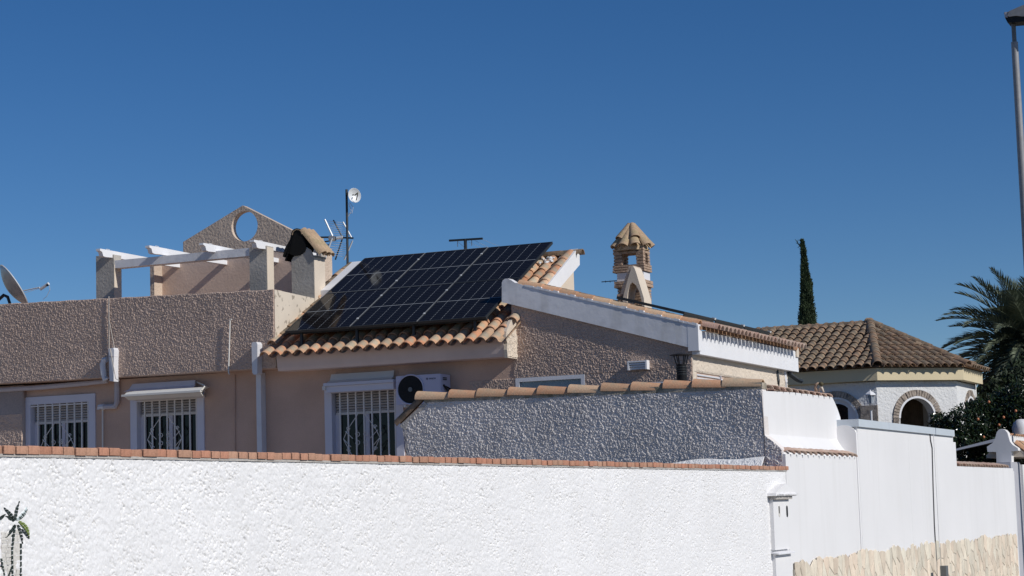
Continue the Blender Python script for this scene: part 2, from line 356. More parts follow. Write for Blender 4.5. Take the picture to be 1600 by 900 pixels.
leafp(22, 819, 8, 840, 2.4, -1.2, M['mosdark'])
leafp(26, 819, 34, 850, 2.6, -.8, M['mosdark'])
leafp(-6, 812, 7, 803, 3, 1, M['mosdark'], 4)
for j, (xa, ya, xb, yb) in enumerate([(22, 820, 17, 860), (17, 860, 18, 905), (31, 848, 30.5, 905), (0, 872, 6, 905), (17, 885, 10, 905)]):
    n = 6
    for i in range(n):
        t0, t1 = i / n + .02, (i + 1) / n - .02
        mosa('tessera', [(xa + (xb - xa) * t0 - 1.1, ya + (yb - ya) * t0), (xa + (xb - xa) * t0 + 1.1, ya + (yb - ya) * t0), (xa + (xb - xa) * t1 + 1.1, ya + (yb - ya) * t1), (xa + (xb - xa) * t1 - 1.1, ya + (yb - ya) * t1)], M['mosdark'])
for (xs0, xs1, ys) in ((19.6, 29.6, 828), (1.5, 16, 832)):
    yy = ys
    while yy < 900:
        hh = random.uniform(5, 9); xm = xs0 + (xs1 - xs0) * random.uniform(.35, .65)
        for a, b in ((xs0, xm - .35), (xm + .35, xs1)):
            mosa('tessera', [(a, yy), (b, yy + random.uniform(-1, 1)), (b, yy + hh - .7), (a, yy + hh - .7 + random.uniform(-1, 1))], M['mospale'], .006)
        yy += hh
# ------------------------------------------------------------------ grey splatter-rendered boundary wall
GY = 25.9
gw = thing('boundary_wall', 'grey white splattered side wall under sandy half round coping tiles', 'wall', (-10, GY, 0))
gpx = [(640, 731), (634, 702), (628, 663), (663, 628), (1190, 606), (1195, 680), (1208, 690), (1222, 702), (1222, 731)]
gp = [tuple(aY(x, y, GY)[[0, 2]]) for x, y in gpx]
gp2 = gp[:]; gp2[0] = (gp[0][0], 1.2); gp2[-1] = (gp[-1][0], 1.2)
MB().prism(gp2, 1, GY + .01, GY + .2).build('wall', M['greywall'], gw)
def poly_lim(poly):
    n = len(poly)
    def lim(a):
        zs = []
        for i in range(n):
            (x0, z0), (x1, z1) = poly[i], poly[(i + 1) % n]
            if x0 != x1 and min(x0, x1) <= a <= max(x0, x1): zs.append(z0 + (z1 - z0) * (a - x0) / (x1 - x0))
        return (min(zs), max(zs)) if zs else (1., 1.01)
    return lim
gl = poly_lim(gp2)
gx0 = min(p[0] for p in gp2) + .002; gx1 = max(p[0] for p in gp2) - .002
MB().sheet(lambda u, t, h: (u, GY + .01 - h, t), gx0, gx1, lambda a: max(gl(a)[0], 1.7), lambda a: gl(a)[1], .005, .0125, .040, 11).build('render_coat', M['greywall'], gw, smooth=True)
# pale strip at the foot, whitened and tilted to catch the sun
MB().sheet(lambda u, t, h: (u, GY - .004 - h - (2.24 - t) * 1.1, t), aY(715, 722, GY)[0], aY(1196, 722, GY)[0], lambda a: 1.95, lambda a: float(np.interp(a, [aY(860, 722, GY)[0], aY(1080, 722, GY)[0]], [2.06, 2.205])) + .012 * sin(a * 7), .008, .012, .034, 5).build('foot_render', M['streetwall'], gw, smooth=True)
tb = [655, 705, 750, 798, 845, 893, 943, 990, 1040, 1087, 1135, 1191]
ct = barrel(.122, .098, .49, 'coping_tile', M['copingtile'], 10)
gtop = lambda x: np.interp(x, [gp[3][0], gp[4][0]], [gp[3][1], gp[4][1]])
for i in range(11):
    xa = aY(tb[i], 625, GY + .05)[0]; xb = aY(tb[i + 1], 625, GY + .05)[0]
    mm = jig(frame_m((xa - .02, GY + .085, gtop(xa) + .052), (xb - xa, 0, gtop(xb) - gtop(xa) - .022), (0, -.12, 1)), .02, .012) @ Matrix.Diagonal((1, (xb - xa) / .455, 1, 1))
    link('coping_tile', ct, gw, mw=mm)
MB().prism([(GY - .035, 0), (GY + .19, 0), (GY + .17, .07), (GY + .08, .10), (GY, .07)], 0, 0, 1).f
mbm = MB(); mbm.prism([(gp[3][0], gp[3][1] - .01), (gp[4][0] + .01, gp[4][1] - .01), (gp[4][0] + .01, gp[4][1] + .075), (gp[3][0] - .02, gp[3][1] + .075)], 1, GY - .006, GY + .2).build('mortar_bed', M['tilemortar'], gw)
# tile hanging down the raking left end, mortar under it
a = aY(662, 622, GY + .02); b = aY(620, 664, GY + .02); c = aY(640, 676, GY + .02)
st = barrel(.105, .10, float(np.linalg.norm(a - b)) + .04, 'end_tile', M['oldtile'], 8)  # dark material paints the shade on the tile's underside
link('end_tile', st, gw, mw=frame_m(Vector(b) + Vector((0, .07, 0)), a - b, (-.7, -.25, .7)), label='dark tile sloping down the raked left end')
q = [tuple(aY(x, y, GY)[[0, 2]]) for x, y in ((664, 628), (624, 666), (634, 672), (638, 658), (668, 632))]
MB().prism(q, 1, GY - .01, GY + .14).build('end_mortar', M['mortar'], gw)

# ------------------------------------------------------------------ neighbour's smooth white street wall
nb = thing('garden_wall', 'smooth white stepped garden wall with stone cladding at its foot and blue grey metal coping', 'wall', (WX, 34, 0))
NX = -7.88
y1300 = aX(1300, 620, NX)[1]; yp = 29.72
zt = 3.12
up = [(GY + .02, 1.5), (GY + .02, zt - .02), (aX(1240, 608, NX)[1], zt + .02), (y1300, aX(1300, 620, NX)[2])]
for px, py in ((1304, 628), (1309, 640), (1313, 652), (1315, 664), (1314, 690)): up.append(tuple(aX(px, py, NX)[1:]))
up.append((up[-1][0], 1.5))
mb = MB(); mb.prism(up, 0, NX - .2, NX); 
# flare from the upper wall out to the ledge
fl = [(NX - .02, 2.56), (NX - .02, 2.2), (WX - .03, 2.2), (WX - .03, 2.26), (NX + .1, 2.36), (NX + .035, 2.45)]
mb.prism(fl, 1, GY + .02, yp)
mb.build('upper_wall', M['nwall'], nb, smooth=SM)
mb = MB(); mb.prism([(25.901, GZ), (25.901, 2.24), (yp, 2.235), (yp, GZ)], 0, WX - .3, WX)
y1487 = aX(1487, 680, WX)[1]; y1491 = aX(1492, 700, WX)[1]
mb.box(WX - .35, WX + .02, yp, 33.057, GZ, 2.72); mb.box(WX - .35, WX + .02, 33.06, 35.02, GZ, 2.71); mb.box(WX - .35, WX + .008, 33.0, 33.1, GZ, 2.7)
mb.box(WX - .35, WX + .02, 35.06, y1487, GZ, 2.71); mb.box(WX - .35, WX - .02, 35.0, 35.08, GZ, 2.70)
mb.box(WX - .34, WX + .018, y1487, y1491, GZ, 2.60)
yE = aX(1582, 732, WX)[1]
mb.box(WX - .3, WX + .012, y1491, yE, GZ, 2.16)
mb.build('wall', M['nwall'], nb)
# round headed end pier and its grey coping
k = [(WX - .36, GZ), (WX - .36, 2.62)] + [(WX - .18 + .19 * cos(t), 2.60 + .13 * sin(t)) for t in np.linspace(pi * .96, pi * .04, 12)] + [(WX + .015, 2.6), (WX + .015, GZ)]
MB().prism(k, 1, yp - .07, yp + .1).build('end_pier', M['nwall'], nb, smooth=SM)
mb = MB()
for j, (ya, yb) in enumerate([(yp - .05, 31.6), (31.608, 35.03), (35.075, y1487 - .03)]):
    MB().box(WX - .38, WX + .06, ya, yb, 2.70, 2.70 + .115).build('coping_panel', M['coping'], nb)
# vertical joint with cable
cb = [tuple(aX(x, y, WX + .03)) for x, y in ((1452.5, 671), (1454, 688), (1456.5, 700), (1458, 760), (1460, 820), (1463.5, 880), (1464, 905))]
MB().tube(cb, .012, 6).build('cable', M['gapdark'], nb)
# pinkish ledge tiles
rt = barrel(.125, .105, .36, 'ledge_tile', M['ropetile'], 7)
def ledge(ya, yb, x_out, x_in, z, pitch, slope=.16, tw=.35):
    n = int((yb - ya) / pitch); p = (yb - ya) / n
    for i in range(n):
        yy = ya + (i + .5) * p
        mm = jig(frame_m((x_out, yy - tw * .1, z), (x_in - x_out, tw * .25, slope), (0, -.1, 1)), .03, .008) @ Matrix.Diagonal((p / .235, abs(x_in - x_out) / .34, .62, 1))
        link('ledge_tile', rt, nb, mw=mm)
ledge(GY + .03, yp - .12, WX - .015, NX + .12, 2.225, .27, .07)
ledge(y1491 + .02, yE - .55, WX - .01, WX - .3, 2.15, .27, .07)
rt2 = rt
ledge(GY + .12, y1300 - .1, NX - .01, NX - .27, zt - .0, .30, .05)
# stone cladding
def clip(poly, n_, c_):
    """keep the part of a polygon where p.n <= c"""
    out = []
    for i in range(len(poly)):
        a, b = poly[i], poly[(i + 1) % len(poly)]; da = a[0] * n_[0] + a[1] * n_[1] - c_; db = b[0] * n_[0] + b[1] * n_[1] - c_
        if da <= 0: out.append(a)
        if (da < 0 < db) or (db < 0 < da): t = da / (da - db); out.append((a[0] + (b[0] - a[0]) * t, a[1] + (b[1] - a[1]) * t))
    return out
def stones(y0, y1):
    K = .78       # stones stand upright: heights are squeezed before the cells are formed
    sites = []
    for row, zc0 in enumerate((-.62, -.38, -.13, .08, .28, .47, .66)):
        y = y0 + random.uniform(0, .12)
        while y < y1: sites.append((y, (zc0 + random.uniform(-.09, .09)) * K, row)); y += random.uniform(.14, .42)
    for i, (sy, sz, row) in enumerate(sites):
        top = .80 + .06 * noise2(np.array(sy * 2.1), np.array(1.), 3) + random.uniform(-.035, .035)
        poly = [(max(y0, sy - .5), -.6 * K), (min(y1, sy + .5), -.6 * K), (min(y1, sy + .5), top * K), (max(y0, sy - .5), top * K)]
        if row == 6:
            sl_ = random.uniform(.2, .9) * random.choice((-1, 1)); poly = clip(poly, (sl_ * .4, 1), top * K + sl_ * .4 * (sy + random.uniform(-.04, .04)))
            s2_ = -sl_ * random.uniform(.3, 1.2); poly = clip(poly, (s2_ * .4, 1), top * K + s2_ * .4 * sy)
        for j, (qy, qz, r_) in enumerate(sites):
            if j == i or abs(qy - sy) > .8: continue
            n_ = (qy - sy, qz - sz); c_ = ((qy ** 2 + qz ** 2) - (sy ** 2 + sz ** 2)) / 2 - .0065 * sqrt(n_[0] ** 2 + n_[1] ** 2)
            poly = clip(poly, n_, c_)
            if len(poly) < 3: break
        if len(poly) < 3: continue
        pts = [(a, b / K) for a, b in poly]; th = random.uniform(.006, .013)
        cy = sum(p[0] for p in pts) / len(pts); cz = sum(p[1] for p in pts) / len(pts)
        ins = [(cy + (p[0] - cy) * .93, cz + (p[1] - cz) * .96) for p in pts]; n = len(pts); X0 = WX + .022
        vs = [(X0, *p) for p in pts] + [(X0 + th * .6, *p) for p in pts] + [(X0 + th, *p) for p in ins]
        fs = [(k_, (k_ + 1) % n, n + (k_ + 1) % n, n + k_) for k_ in range(n)] + [(n + k_, n + (k_ + 1) % n, 2 * n + (k_ + 1) % n, 2 * n + k_) for k_ in range(n)] + [tuple(range(2 * n, 3 * n))]
        MB().add(vs, fs).build('stone', M['stone'], nb)
stones(26.02, 35.0); stones(35.1, yE - .1)
MB().prism([(26.0, GZ), (26.0, .70), (30, .72), (34, .73), (yE - .1, .74), (yE - .1, GZ)], 0, WX - .01, WX + .024).build('cladding_mortar', M['cladmortar'], nb)
# small grey marker post
gpz = aX(1475, 884, WX + .25)
MB().box(gpz[0] - .05, gpz[0] + .05, gpz[1] - .09, gpz[1] + .09, GZ, gpz[2]).build('marker_post', M['polegrey'], label='short grey square post standing before the stone clad wall foot', category='post')

# meter pillar
mp = thing('meter_pillar', 'white meter cupboard with two slots and a rough little hood on the wall', 'utility cabinet', (WX, 25.6, 0))
y0, y1 = aX(1208, 800, WX + .05)[1], aX(1232.5, 800, WX + .05)[1]
z1 = aX(1220, 779, WX)[2]; zc = aX(1220, 860, WX)[2]
MB().box(WX - .05, WX + .055, y0, y1, zc + .015, z1).build('cupboard', M['nwall'], mp)
MB().box(WX - .05, WX + .05, y0 + .02, y1, GZ, zc - .03).build('lower_cupboard', M['nwall'], mp)
MB().prism([(WX - .05, zc - .02), (WX + .11, zc - .045), (WX + .11, zc - .03), (WX - .05, zc + .012)], 1, y0 - .02, y1 + .02).build('ledge', M['white'], mp)
MB().box(WX - .01, WX + .10, y0 - .02, y1 + .02, z1 - .01, z1 + .035).build('hood_board', M['mortar'], mp)
hp = [(y0 - .08, z1 + .035), (y1 + .14, z1 + .035), (y1 + .1, z1 + .08), (y1 - .02, z1 + .12), ((y0 + y1) / 2, z1 + .19), (y0 + .06, z1 + .12), (y0 - .07, z1 + .07)]
MB().prism(hp, 0, WX - .02, WX + .12).sheet(lambda u, t, h: (WX + .12 + h, u, t), y0 - .07, y1 + .13, lambda a: z1 + .03, lambda a: z1 + .07, .012, .03, .03, 8).build('hood', M['streetwall'], mp)
for px, m_ in ((1218.2, M['mospale']), (1230.2, M['black'])):
    p0 = aX(px - 1.6, 790, WX + .06); p1 = aX(px + 1.6, 808, WX + .06)
    ym = (p0[1] + p1[1]) / 2; hw = abs(p1[1] - p0[1]) / 2; 
    zs = [(ym + hw * cos(t), p0[2] - hw + hw * sin(t)) for t in np.linspace(0, pi, 7)] + [(ym + hw * cos(t), p1[2] + hw + hw * sin(t)) for t in np.linspace(pi, 2 * pi, 7)]
    MB().prism(zs, 0, WX + .05, WX + .059).build('slot', m_, mp)
    if m_ is M['mospale']: MB().box(WX + .05, WX + .0605, ym - hw * .9, ym + .002, p0[2] - .1, p0[2] - .01).build('slot', M['black'], mp)

# ------------------------------------------------------------------ main house
HY = 27.83          # front wall plane
ho = thing('house', 'pinkish rough rendered bungalow with roof terrace and clay tiled solar roof', 'house', (-15, HY, 0))
def wall_open(x0, x1, z0, z1, ops, y0, y1):
    mb = MB(); xs = sorted({x0, x1, *[o[0] for o in ops], *[o[1] for o in ops]}); zs = sorted({z0, z1, *[o[2] for o in ops], *[o[3] for o in ops]})
    vid = {}
    def inside(a, b): return any(o[0] - 1e-6 < a < o[1] + 1e-6 and o[2] - 1e-6 < b < o[3] + 1e-6 for o in ops)
    for i in range(len(xs) - 1):
        for j in range(len(zs) - 1):
            if not inside((xs[i] + xs[i + 1]) / 2, (zs[j] + zs[j + 1]) / 2): mb.box(xs[i], xs[i + 1], y0, y1, zs[j], zs[j + 1])
    return mb
def opx(xl, xr, yt, zb): 
    return [aY(xl, yt, HY)[0], aY(xr, yt, HY)[0], zb, aY((xl + xr) / 2, yt, HY)[2]]
W1 = opx(49, 140, 630, 2.35); W2 = opx(215, 309, 622, 2.35); W3 = opx(519, 619, 608, 2.35)
G1 = opx(806, 914, 588, 3.1); G2 = opx(962, 1047, 598, 3.1)
XG = -12.41; XC = -9.52
wall_open(-25, XG, 0, 3.98, [[o[0] - .02, o[1] + .02, o[2] - .02, o[3] + .02] for o in (W1, W2, W3)], HY, HY + .3).build('front_wall', M['smooth'], ho)
# little forward patch of rough render at the far left
xl = aY(36, 680, HY - .1)[0]
MB().box(-25, xl, HY - .12, HY, 1.5, 3.98).sheet(lambda u, t, h: (u, HY - .12 - h, t), -22.2, xl, lambda a: 2.3, lambda a: 3.5, .008, .012, .04, 21).build('rough_patch', M['rough'], ho, smooth=True)
# left terrace block body and roof house body
MB().box(-25, -16.44, HY + .3, 34, 0, 4.25).build('terrace_block', M['smooth'], ho)
PY = 27.5
xp0 = -25.; pz = lambda x: 5.24 + (x + 16.43) * -.0257; pb = lambda x: 3.975 - (x + 16.5) * .007
par = [(xp0, pb(xp0)), (-16.43, pb(-16.43)), (-16.43, pz(-16.43)), (xp0, pz(xp0))]
xs_ = aY(170, 530, PY)[0]
MB().prism(par, 1, PY, PY + .24).build('parapet', M['rough'], ho)
MB().prism([(xp0, pb(xp0)), (-16.43, pb(-16.43)), (-16.43, 4.25), (xp0, 4.25)], 1, PY + .24, HY + .32).build('terrace_slab', M['smooth'], ho)
for (xa, xb, dy, sd) in ((-22.4, xs_ - .012, .0, 31), (xs_ + .012, -16.44, .0, 37)):
    MB().sheet(lambda u, t, h: (u, PY - dy - h, t), xa, xb, lambda a: pb(a) + .004 * sin(a * 13), lambda a: pz(a) + .006 * sin(a * 11), .0062, .0105, .034, sd).build('parapet_render', M['rough'], ho, smooth=True)
MB().prism([(PY + .24, 4.0), (PY + .24, 5.235), (29.4, 5.19), (29.4, 4.0)], 0, -16.66, -16.43).prism([(PY + .003, 4.0), (PY + .003, 5.237), (PY + .25, 5.235), (PY + .25, 4.0)], 0, -16.5, -16.424).build('parapet_side', M['stained'], ho)
# white conduit pole on the parapet, ties and ropes
def px_tube(name, pts, Yv, r, m_, par_=ho, k=8, **kw):
    return MB().tube([tuple(aY(x, y, Yv)) for x, y in pts], r, k).build(name, m_, par_, smooth=SM, **kw)
px_tube('conduit', [(362, 499), (359.5, 499), (357, 582), (358.5, 585)], PY - .05, .011, M['awning'])
px_tube('conduit', [(366.5, 585), (366.5, 660), (366.7, 712)], HY - .02, .012, M['smooth'])
px_tube('gutter_pipe', [(-60, 613), (60, 605.5), (138, 598.5)], HY - .13, .042, M['pvcgrey'])
px_tube('gutter_pipe', [(137, 598.6), (168, 595.5)], HY - .15, .037, M['pvcgrey'])
px_tube('pipe_elbow', [(168, 590), (164, 594), (162, 585), (160.5, 570), (163, 562), (167, 562)], PY - .07, [.03, .04, .05, .05, .05, .046], M['pvc'])
p0 = aY(171.5, 545, PY - .1); p1 = aY(182, 596, PY - .1)
MB().prism([(p0[0], p0[2]), (p0[0] + .1, p0[2] + .01), (p0[0] + .115, p0[2] - .03), (p0[0] + .1, p1[2]), (p0[0] + .02, p1[2] + .01)], 1, PY - .14, PY - .005).build('taped_duct', M['pvc'], ho)
MB().box(p0[0] - .004, p0[0] + .112, PY - .146, PY - .02, p0[2] - .14, p0[2] - .125).build('strap', M['pvcgrey'], ho)
px_tube('rope', [(170, 463), (170.5, 545)], PY - .035, .008, M['rope'], k=5)
px_tube('rope', [(170.5, 500), (179, 545)], PY - .035, .006, M['rope'], k=5)
px_tube('rope', [(172, 545), (181, 592), (186, 594)], PY - .155, .008, M['rope'], k=5)
px_tube('downpipe', [(182.5, 594), (183, 628), (180, 635), (160, 636)], HY - .06, .045, M['pvcgrey'])
px_tube('pipe_joint', [(163, 635.5), (156, 636), (156, 640)], HY - .06, .052, M['pvc'])
px_tube('thin_pipe', [(160.3, 638), (160.5, 712)], HY - .04, .014, M['awning'])
# hopper and downpipe beside the roof
pa = aY(396, 537, PY - .1); pb_ = aY(407, 585, PY - .1)
MB().prism([(pa[0] + .01, pa[2] + .015), (pa[0] + .09, pa[2] + .02), (pa[0] + .11, pa[2] - .02), (pa[0] + .10, pb_[2] + .02), (pa[0] + .085, pb_[2]), (pa[0] + .03, pb_[2]), (pa[0] + .005, pb_[2] + .03), (pa[0], pa[2] - .02)], 1, PY - .16, PY - .01).build('rain_hopper', M['pvc'], ho)
dpx = aY(408, 640, HY - .08)[0]
MB().box(dpx - .045, dpx + .045, HY - .15, HY - .005, 1.8, 3.93).build('downpipe', M['pvc'], ho)

# windows ------------------------------------------------------------
def spiral(cx, cz, r, turns, a0, sg, y):
    return [(cx + r * (1 - .75 * t) * cos(a0 + sg * turns * 2 * pi * t), y, cz + r * (1 - .75 * t) * sin(a0 + sg * turns * 2 * pi * t)) for t in np.linspace(0, 1, 14)]
slat_cache = {}
def window(O, band, shut_z, nbars, label, bx0=None, left_band=True):
    x0, x1, z0, z1 = O; wd = x1 - x0
    mb = MB(); b = band
    mb.box(x0 - b, x0, HY - .03, HY + .16, z0 - b, z1 + b); mb.box(x1, x1 + b, HY - .03, HY + .16, z0 - b, z1 + b)
    mb.box(x0, x1, HY - .03, HY + .16, z1, z1 + b); mb.box(x0, x1, HY - .03, HY + .16, z0 - b, z0)
    wn = mb.build('window', M['lavender'], ho, label=label)
    # roller shutter slats
    zz = z1 - .005
    while zz > shut_z + .03:
        key = round(wd, 2)
        if key not in slat_cache:
            slat_cache[key] = MB().prism([(0, 0), (.010, -.012), (.010, -.026), (0, -.036)], 0, x0 + .02, x1 - .02)
        MB().prism([(HY + .10, zz), (HY + .089, zz - .012), (HY + .089, zz - .028), (HY + .10, zz - .036)], 0, x0 + .02, x1 - .02).build('shutter_slat', M['shutter'], wn)
        zz -= .043
    MB().box(x0 + .02, x1 - .02, HY + .08, HY + .11, shut_z - .01, shut_z + .03).build('shutter_rail', M['bar'], wn)
    MB().box(x0 + .0, x1 - .0, HY + .13, HY + .14, z0, z1).build('glass', M['glass'], wn)
    MB().box(x0, x0 + .085, HY + .09, HY + .128, z0, shut_z).build('sash_stile', M['lavender'], wn); MB().box(x1 - .05, x1, HY + .09, HY + .128, z0, shut_z).build('sash_stile', M['lavender'], wn)
    xm = (x0 + x1) / 2; MB().box(xm - .035, xm + .035, HY + .09, HY + .126, z0, shut_z).build('sash_stile', M['lavender'], wn)
    # grille
    yb = HY - .01
    for i in range(nbars):
        xx = x0 + wd * (i + 1) / nbars - (.0 if i < nbars - 1 else .02)
        MB().box(xx - .011, xx + .011, yb - .011, yb + .011, z0, z1).build('bar', M['bar'], wn)
    MB().box(x0, x1, yb - .008, yb + .008, z1 - .04, z1 - .02).build('cross_bar', M['bar'], wn)
    cz = shut_z - .40; c = xm - wd * .04; sc = wd / .95; yy = yb - .014
    g = MB(); r = .006
    for s in (-1, 1):
        g.tube([(c + s * .045 * sc, yy, shut_z - .01), (c + s * .20 * sc, yy, cz + .16), (c + s * .27 * sc, yy, cz), (c + s * .20 * sc, yy, cz - .16), (c + s * .04 * sc, yy, cz - .48)], r, 5)
        g.tube([(c + s * .27 * sc, yy, cz), (c + s * .16 * sc, yy, cz - .13)], r, 5); g.tube([(c + s * .13 * sc, yy, cz), (c + s * .24 * sc, yy, cz + .12)], r, 5)
        for v in (-1, 1):
            g.tube(spiral(c + s * .20 * sc, yy and cz + v * .17, .035, 1.2, 0, s, yy), r, 5)
            g.tube(spiral(c + s * .055 * sc, cz + v * .07, .05, 1.5, pi / 2 * v, -s * v, yy), r, 5)
    g.build('scrollwork', M['bar'], wn)
    return wn
window(W1, .13, aY(95, 660, HY)[2], 8, 'barred window with a plain white surround tinted like shade, no awning')
window(W2, .13, aY(262, 648, HY)[2], 8, 'barred window below the ivory awning hood')
window(W3, .13, aY(570, 645, HY)[2], 8, 'barred window beside the air conditioner')
def plain_window(O, label, m_=M['greyglass']):
    x0, x1, z0, z1 = O; mb = MB(); b = .06
    for q in ((x0, x0 + b, z0, z1), (x1 - b, x1, z0, z1), (x0 + b, x1 - b, z1 - b, z1), (x0 + b, x1 - b, z0, z0 + b)): mb.box(q[0], q[1], HY - .02, HY + .1, q[2], q[3])
    wn = mb.build('window', M['whitetrim'], ho, label=label)
    MB().box(x0 + b, x1 - b, HY + .03, HY + .05, z0 + b, z1 - b).build('glass', m_, wn); return wn
gwn = plain_window(G1, 'low white framed window with painted-in pale reflections under the gable')
plain_window(G2, 'window head just showing over the coping tiles')
# awnings
def awning(pts_front, label, dd=.34):
    """pts: pixel corners measured on the wall plane: top left/right, low left/right"""
    (xa, ya), (xb, yb_), (xc, yc), (xd, yd), (hx0, hy0), (hx1, hy1) = pts_front
    top0 = aY(xa, ya, HY - .08); top1 = aY(xb, yb_, HY - .08)
    lo0 = aY(xc, yc, HY - dd); lo1 = aY(xd, yd, HY - dd)
    h = aY(hx0, hy0, HY - .34)
    t = thing('awning', label, 'awning', (float(lo0[0]), HY, float(lo0[2])), 'folded awnings over the barred windows')
    return t, top0, top1, lo0, lo1
t, a0, a1, l0, l1 = awning([(207, 600), (305, 595), (194, 622), (314, 613), (0, 0), (0, 0)], 'lit ivory awning hood over the middle barred window', .48)
zt_, zl = float(a0[2]), float(l0[2])
x0_, x1_ = float(l0[0]), float(l1[0]); xi0, xi1 = float(a0[0]), float(a1[0])
def loft(secs, m_, name, par_):
    """secs: list of (x0, x1, y, z) rows joined into a skin plus closed ends back to the wall"""
    mb = MB(); vs = []; 
    for (a, b, y, z) in secs: vs += [(a, y, z), (b, y, z)]
    n = len(secs); fs = [(2 * i, 2 * i + 2, 2 * i + 3, 2 * i + 1) for i in range(n - 1)]
    o = len(vs)
    for (a, b, y, z) in secs: vs += [(a, HY - .001, z), (b - (HY - y) * .5, HY - .001, z)]
    for i in range(n - 1):
        fs += [(2 * i, o + 2 * i, o + 2 * i + 2, 2 * i + 2), (2 * i + 1, 2 * i + 3, o + 2 * i + 3, o + 2 * i + 1)]
    fs += [(0, 1, o + 1, o), (2 * n - 2, o + 2 * n - 2, o + 2 * n - 1, 2 * n - 1)]
    return mb.add(vs, fs).build(name, m_, par_)
loft([(xi0, xi1, HY - .08, zt_), (xi0 - .03, xi1 + .03, HY - .14, zt_ - .09), (xi0 - .08, xi1 + .06, HY - .22, zt_ - .13)], M['lavender'], 'hood', t)
loft([(x0_ + .06, x1_ - .02, HY - .24, zt_ - .132), (x0_ + .03, x1_, HY - .45, zt_ - .165), (x0_, x1_ + .0, HY - .48, zt_ - .2)], M['awning'], 'canopy_fabric', t)
MB().box(x0_ - .03, x1_ + .01, HY - .52, HY - .46, zt_ - .235, zt_ - .202).build('front_bar', M['awning'], t)
loft([(x0_ + .0, x1_ - .02, HY - .47, zt_ - .237), (x0_ + .02, x1_ - .03, HY - .38, zt_ - .29)], M['awning'], 'valance', t)
MB().tube([(xi1 - .0, HY - .04, zt_ - .03), (x1_ - .06, HY - .26, zt_ - .12), (x1_ + .02, HY - .50, zt_ - .21)], .014, 6).build('arm', M['awning'], t)
t, a0, a1, l0, l1 = awning([(516, 585), (616, 579), (503, 603), (618, 596), (0, 0), (0, 0)], 'shaded ivory awning box over the window left of the air conditioner')
zt_ = float(a0[2]); x0_, x1_ = float(l0[0]), float(l1[0]); xi0, xi1 = float(a0[0]), float(a1[0])
loft([(xi0 + .02, xi1, HY - .08, zt_), (xi0 + .01, xi1, HY - .12, zt_ - .10), (xi0 - .02, xi1, HY - .20, zt_ - .15)], M['awning'], 'hood', t)
MB().box(x0_, x1_ - .06, HY - .30, HY - .02, zt_ - .20, zt_ - .155).build('front_bar', M['lavender'], t)
MB().box(x0_ + .03, x1_ - .08, HY - .26, HY - .02, zt_ - .30, zt_ - .202).build('valance', M['lavender'], t)
MB().box(x0_ - .02, x0_ + .03, HY - .3, HY - .05, zt_ - .26, zt_ - .20).build('arm', M['awning'], t)

# eave of the solar roof
SL = .534; EX0, EX1 = -16.5, -12.33; EY = 27.40
fz0, fz1 = 3.92, 4.20
prof = [(PY, fz0), (PY - .02, fz0 + .05), (PY - .03, fz0 + .12), (PY - .045, fz0 + .2), (PY - .05, fz1), (HY + .1, fz1), (HY + .1, fz0)]
MB().prism(prof, 0, -16.38, EX1 - .06).build('eave_fascia', M['beigetrim'], ho)
MB().prism([(PY - .03, fz0 - .02), (PY - .05, fz0 + .1), (PY - .03, fz0 + .2), (PY - .075, fz0 + .27), (PY - .05, fz1 + .10), (PY + .1, fz1 + .25), (HY + .0, fz1 + .40), (HY, fz0 - .02)], 0, EX1 - .06, EX1 - .005).sheet(lambda u, t, h: (EX1 - .005 + h, u, t), PY - .03, HY - .005, lambda a: fz0 - .01, lambda a: fz1 + .08, .010, .014, .06, 4).build('eave_end', M['sidewall'], ho)
RZ = lambda y: 4.215 + SL * (y - EY)      # roof deck
RY1 = 30.22
# solid roof body
MB().prism([(HY + .3, 0), (HY + .3, RZ(HY + .3) - .06), (RY1, RZ(RY1) - .06), (RY1, 0)], 0, -16.44, -12.36).build('roof_body', M['sidewall'], ho)
MB().prism([(EY + .06, RZ(EY + .06) - .02), (EY + .06, RZ(EY + .06) - .07), (RY1, RZ(RY1) - .07), (RY1, RZ(RY1) - .02)], 0, -16.42, -12.37).build('roof_deck', M['channel'], ho)
along = Vector((0, 1, SL)).normalized(); nrm = Vector((0, -SL, 1)).normalized()
tl = barrel(.088, .070, .50, 'roof_tile', M['tile'], 8)
pan = barrel(.088, .070, .50, 'roof_tile_pan', M['channel'], 6)
ncol = 20; pitch = (EX1 - .11 - (EX0 + .06)) / (ncol - 1)
pans = MB()
def pan_add(mbx, org, L):
    mm = frame_m(org, along, -nrm)
    k = 6; r0 = .085
    vs = [mm @ Vector((r0 * cos(pi * i / k), y, .8 * r0 * sin(pi * i / k))) for y in (0, L) for i in range(k + 1)]
    mbx.add(vs, [(i, i + 1, k + 2 + i, k + 1 + i) for i in range(k)])
for c in range(ncol):
    xc = EX0 + .06 + c * pitch
    ex = [0, .40, .72, 1.02]
    rows = [-.20, .20, .60, 1.0] if xc < -12.95 else [-.20, .20] + [.20 + .29 * i for i in range(1, 11)]
    for r, d in enumerate(rows):
        if d > 3.0: continue
        org = Vector((xc, EY - .03, RZ(EY - .03) + .022)) + along * d + nrm * (.012 * 1)
        L = .50 if d + .5 < 3.12 else 3.12 - d
        link('roof_tile', tl, ho, mw=jig(frame_m(org, along - nrm * .03, nrm), .025, .008))
    for d in (-.17, .2, .6):
        pan_add(pans, Vector((xc + pitch / 2, EY - .0, RZ(EY) + .045)) + along * d, .45)
    if xc > -13: pan_add(pans, Vector((xc + pitch / 2, EY, RZ(EY) + .045)) + along * 1.2, 1.9)
pans.build('tile_channels', M['tile'], ho, kind='stuff')
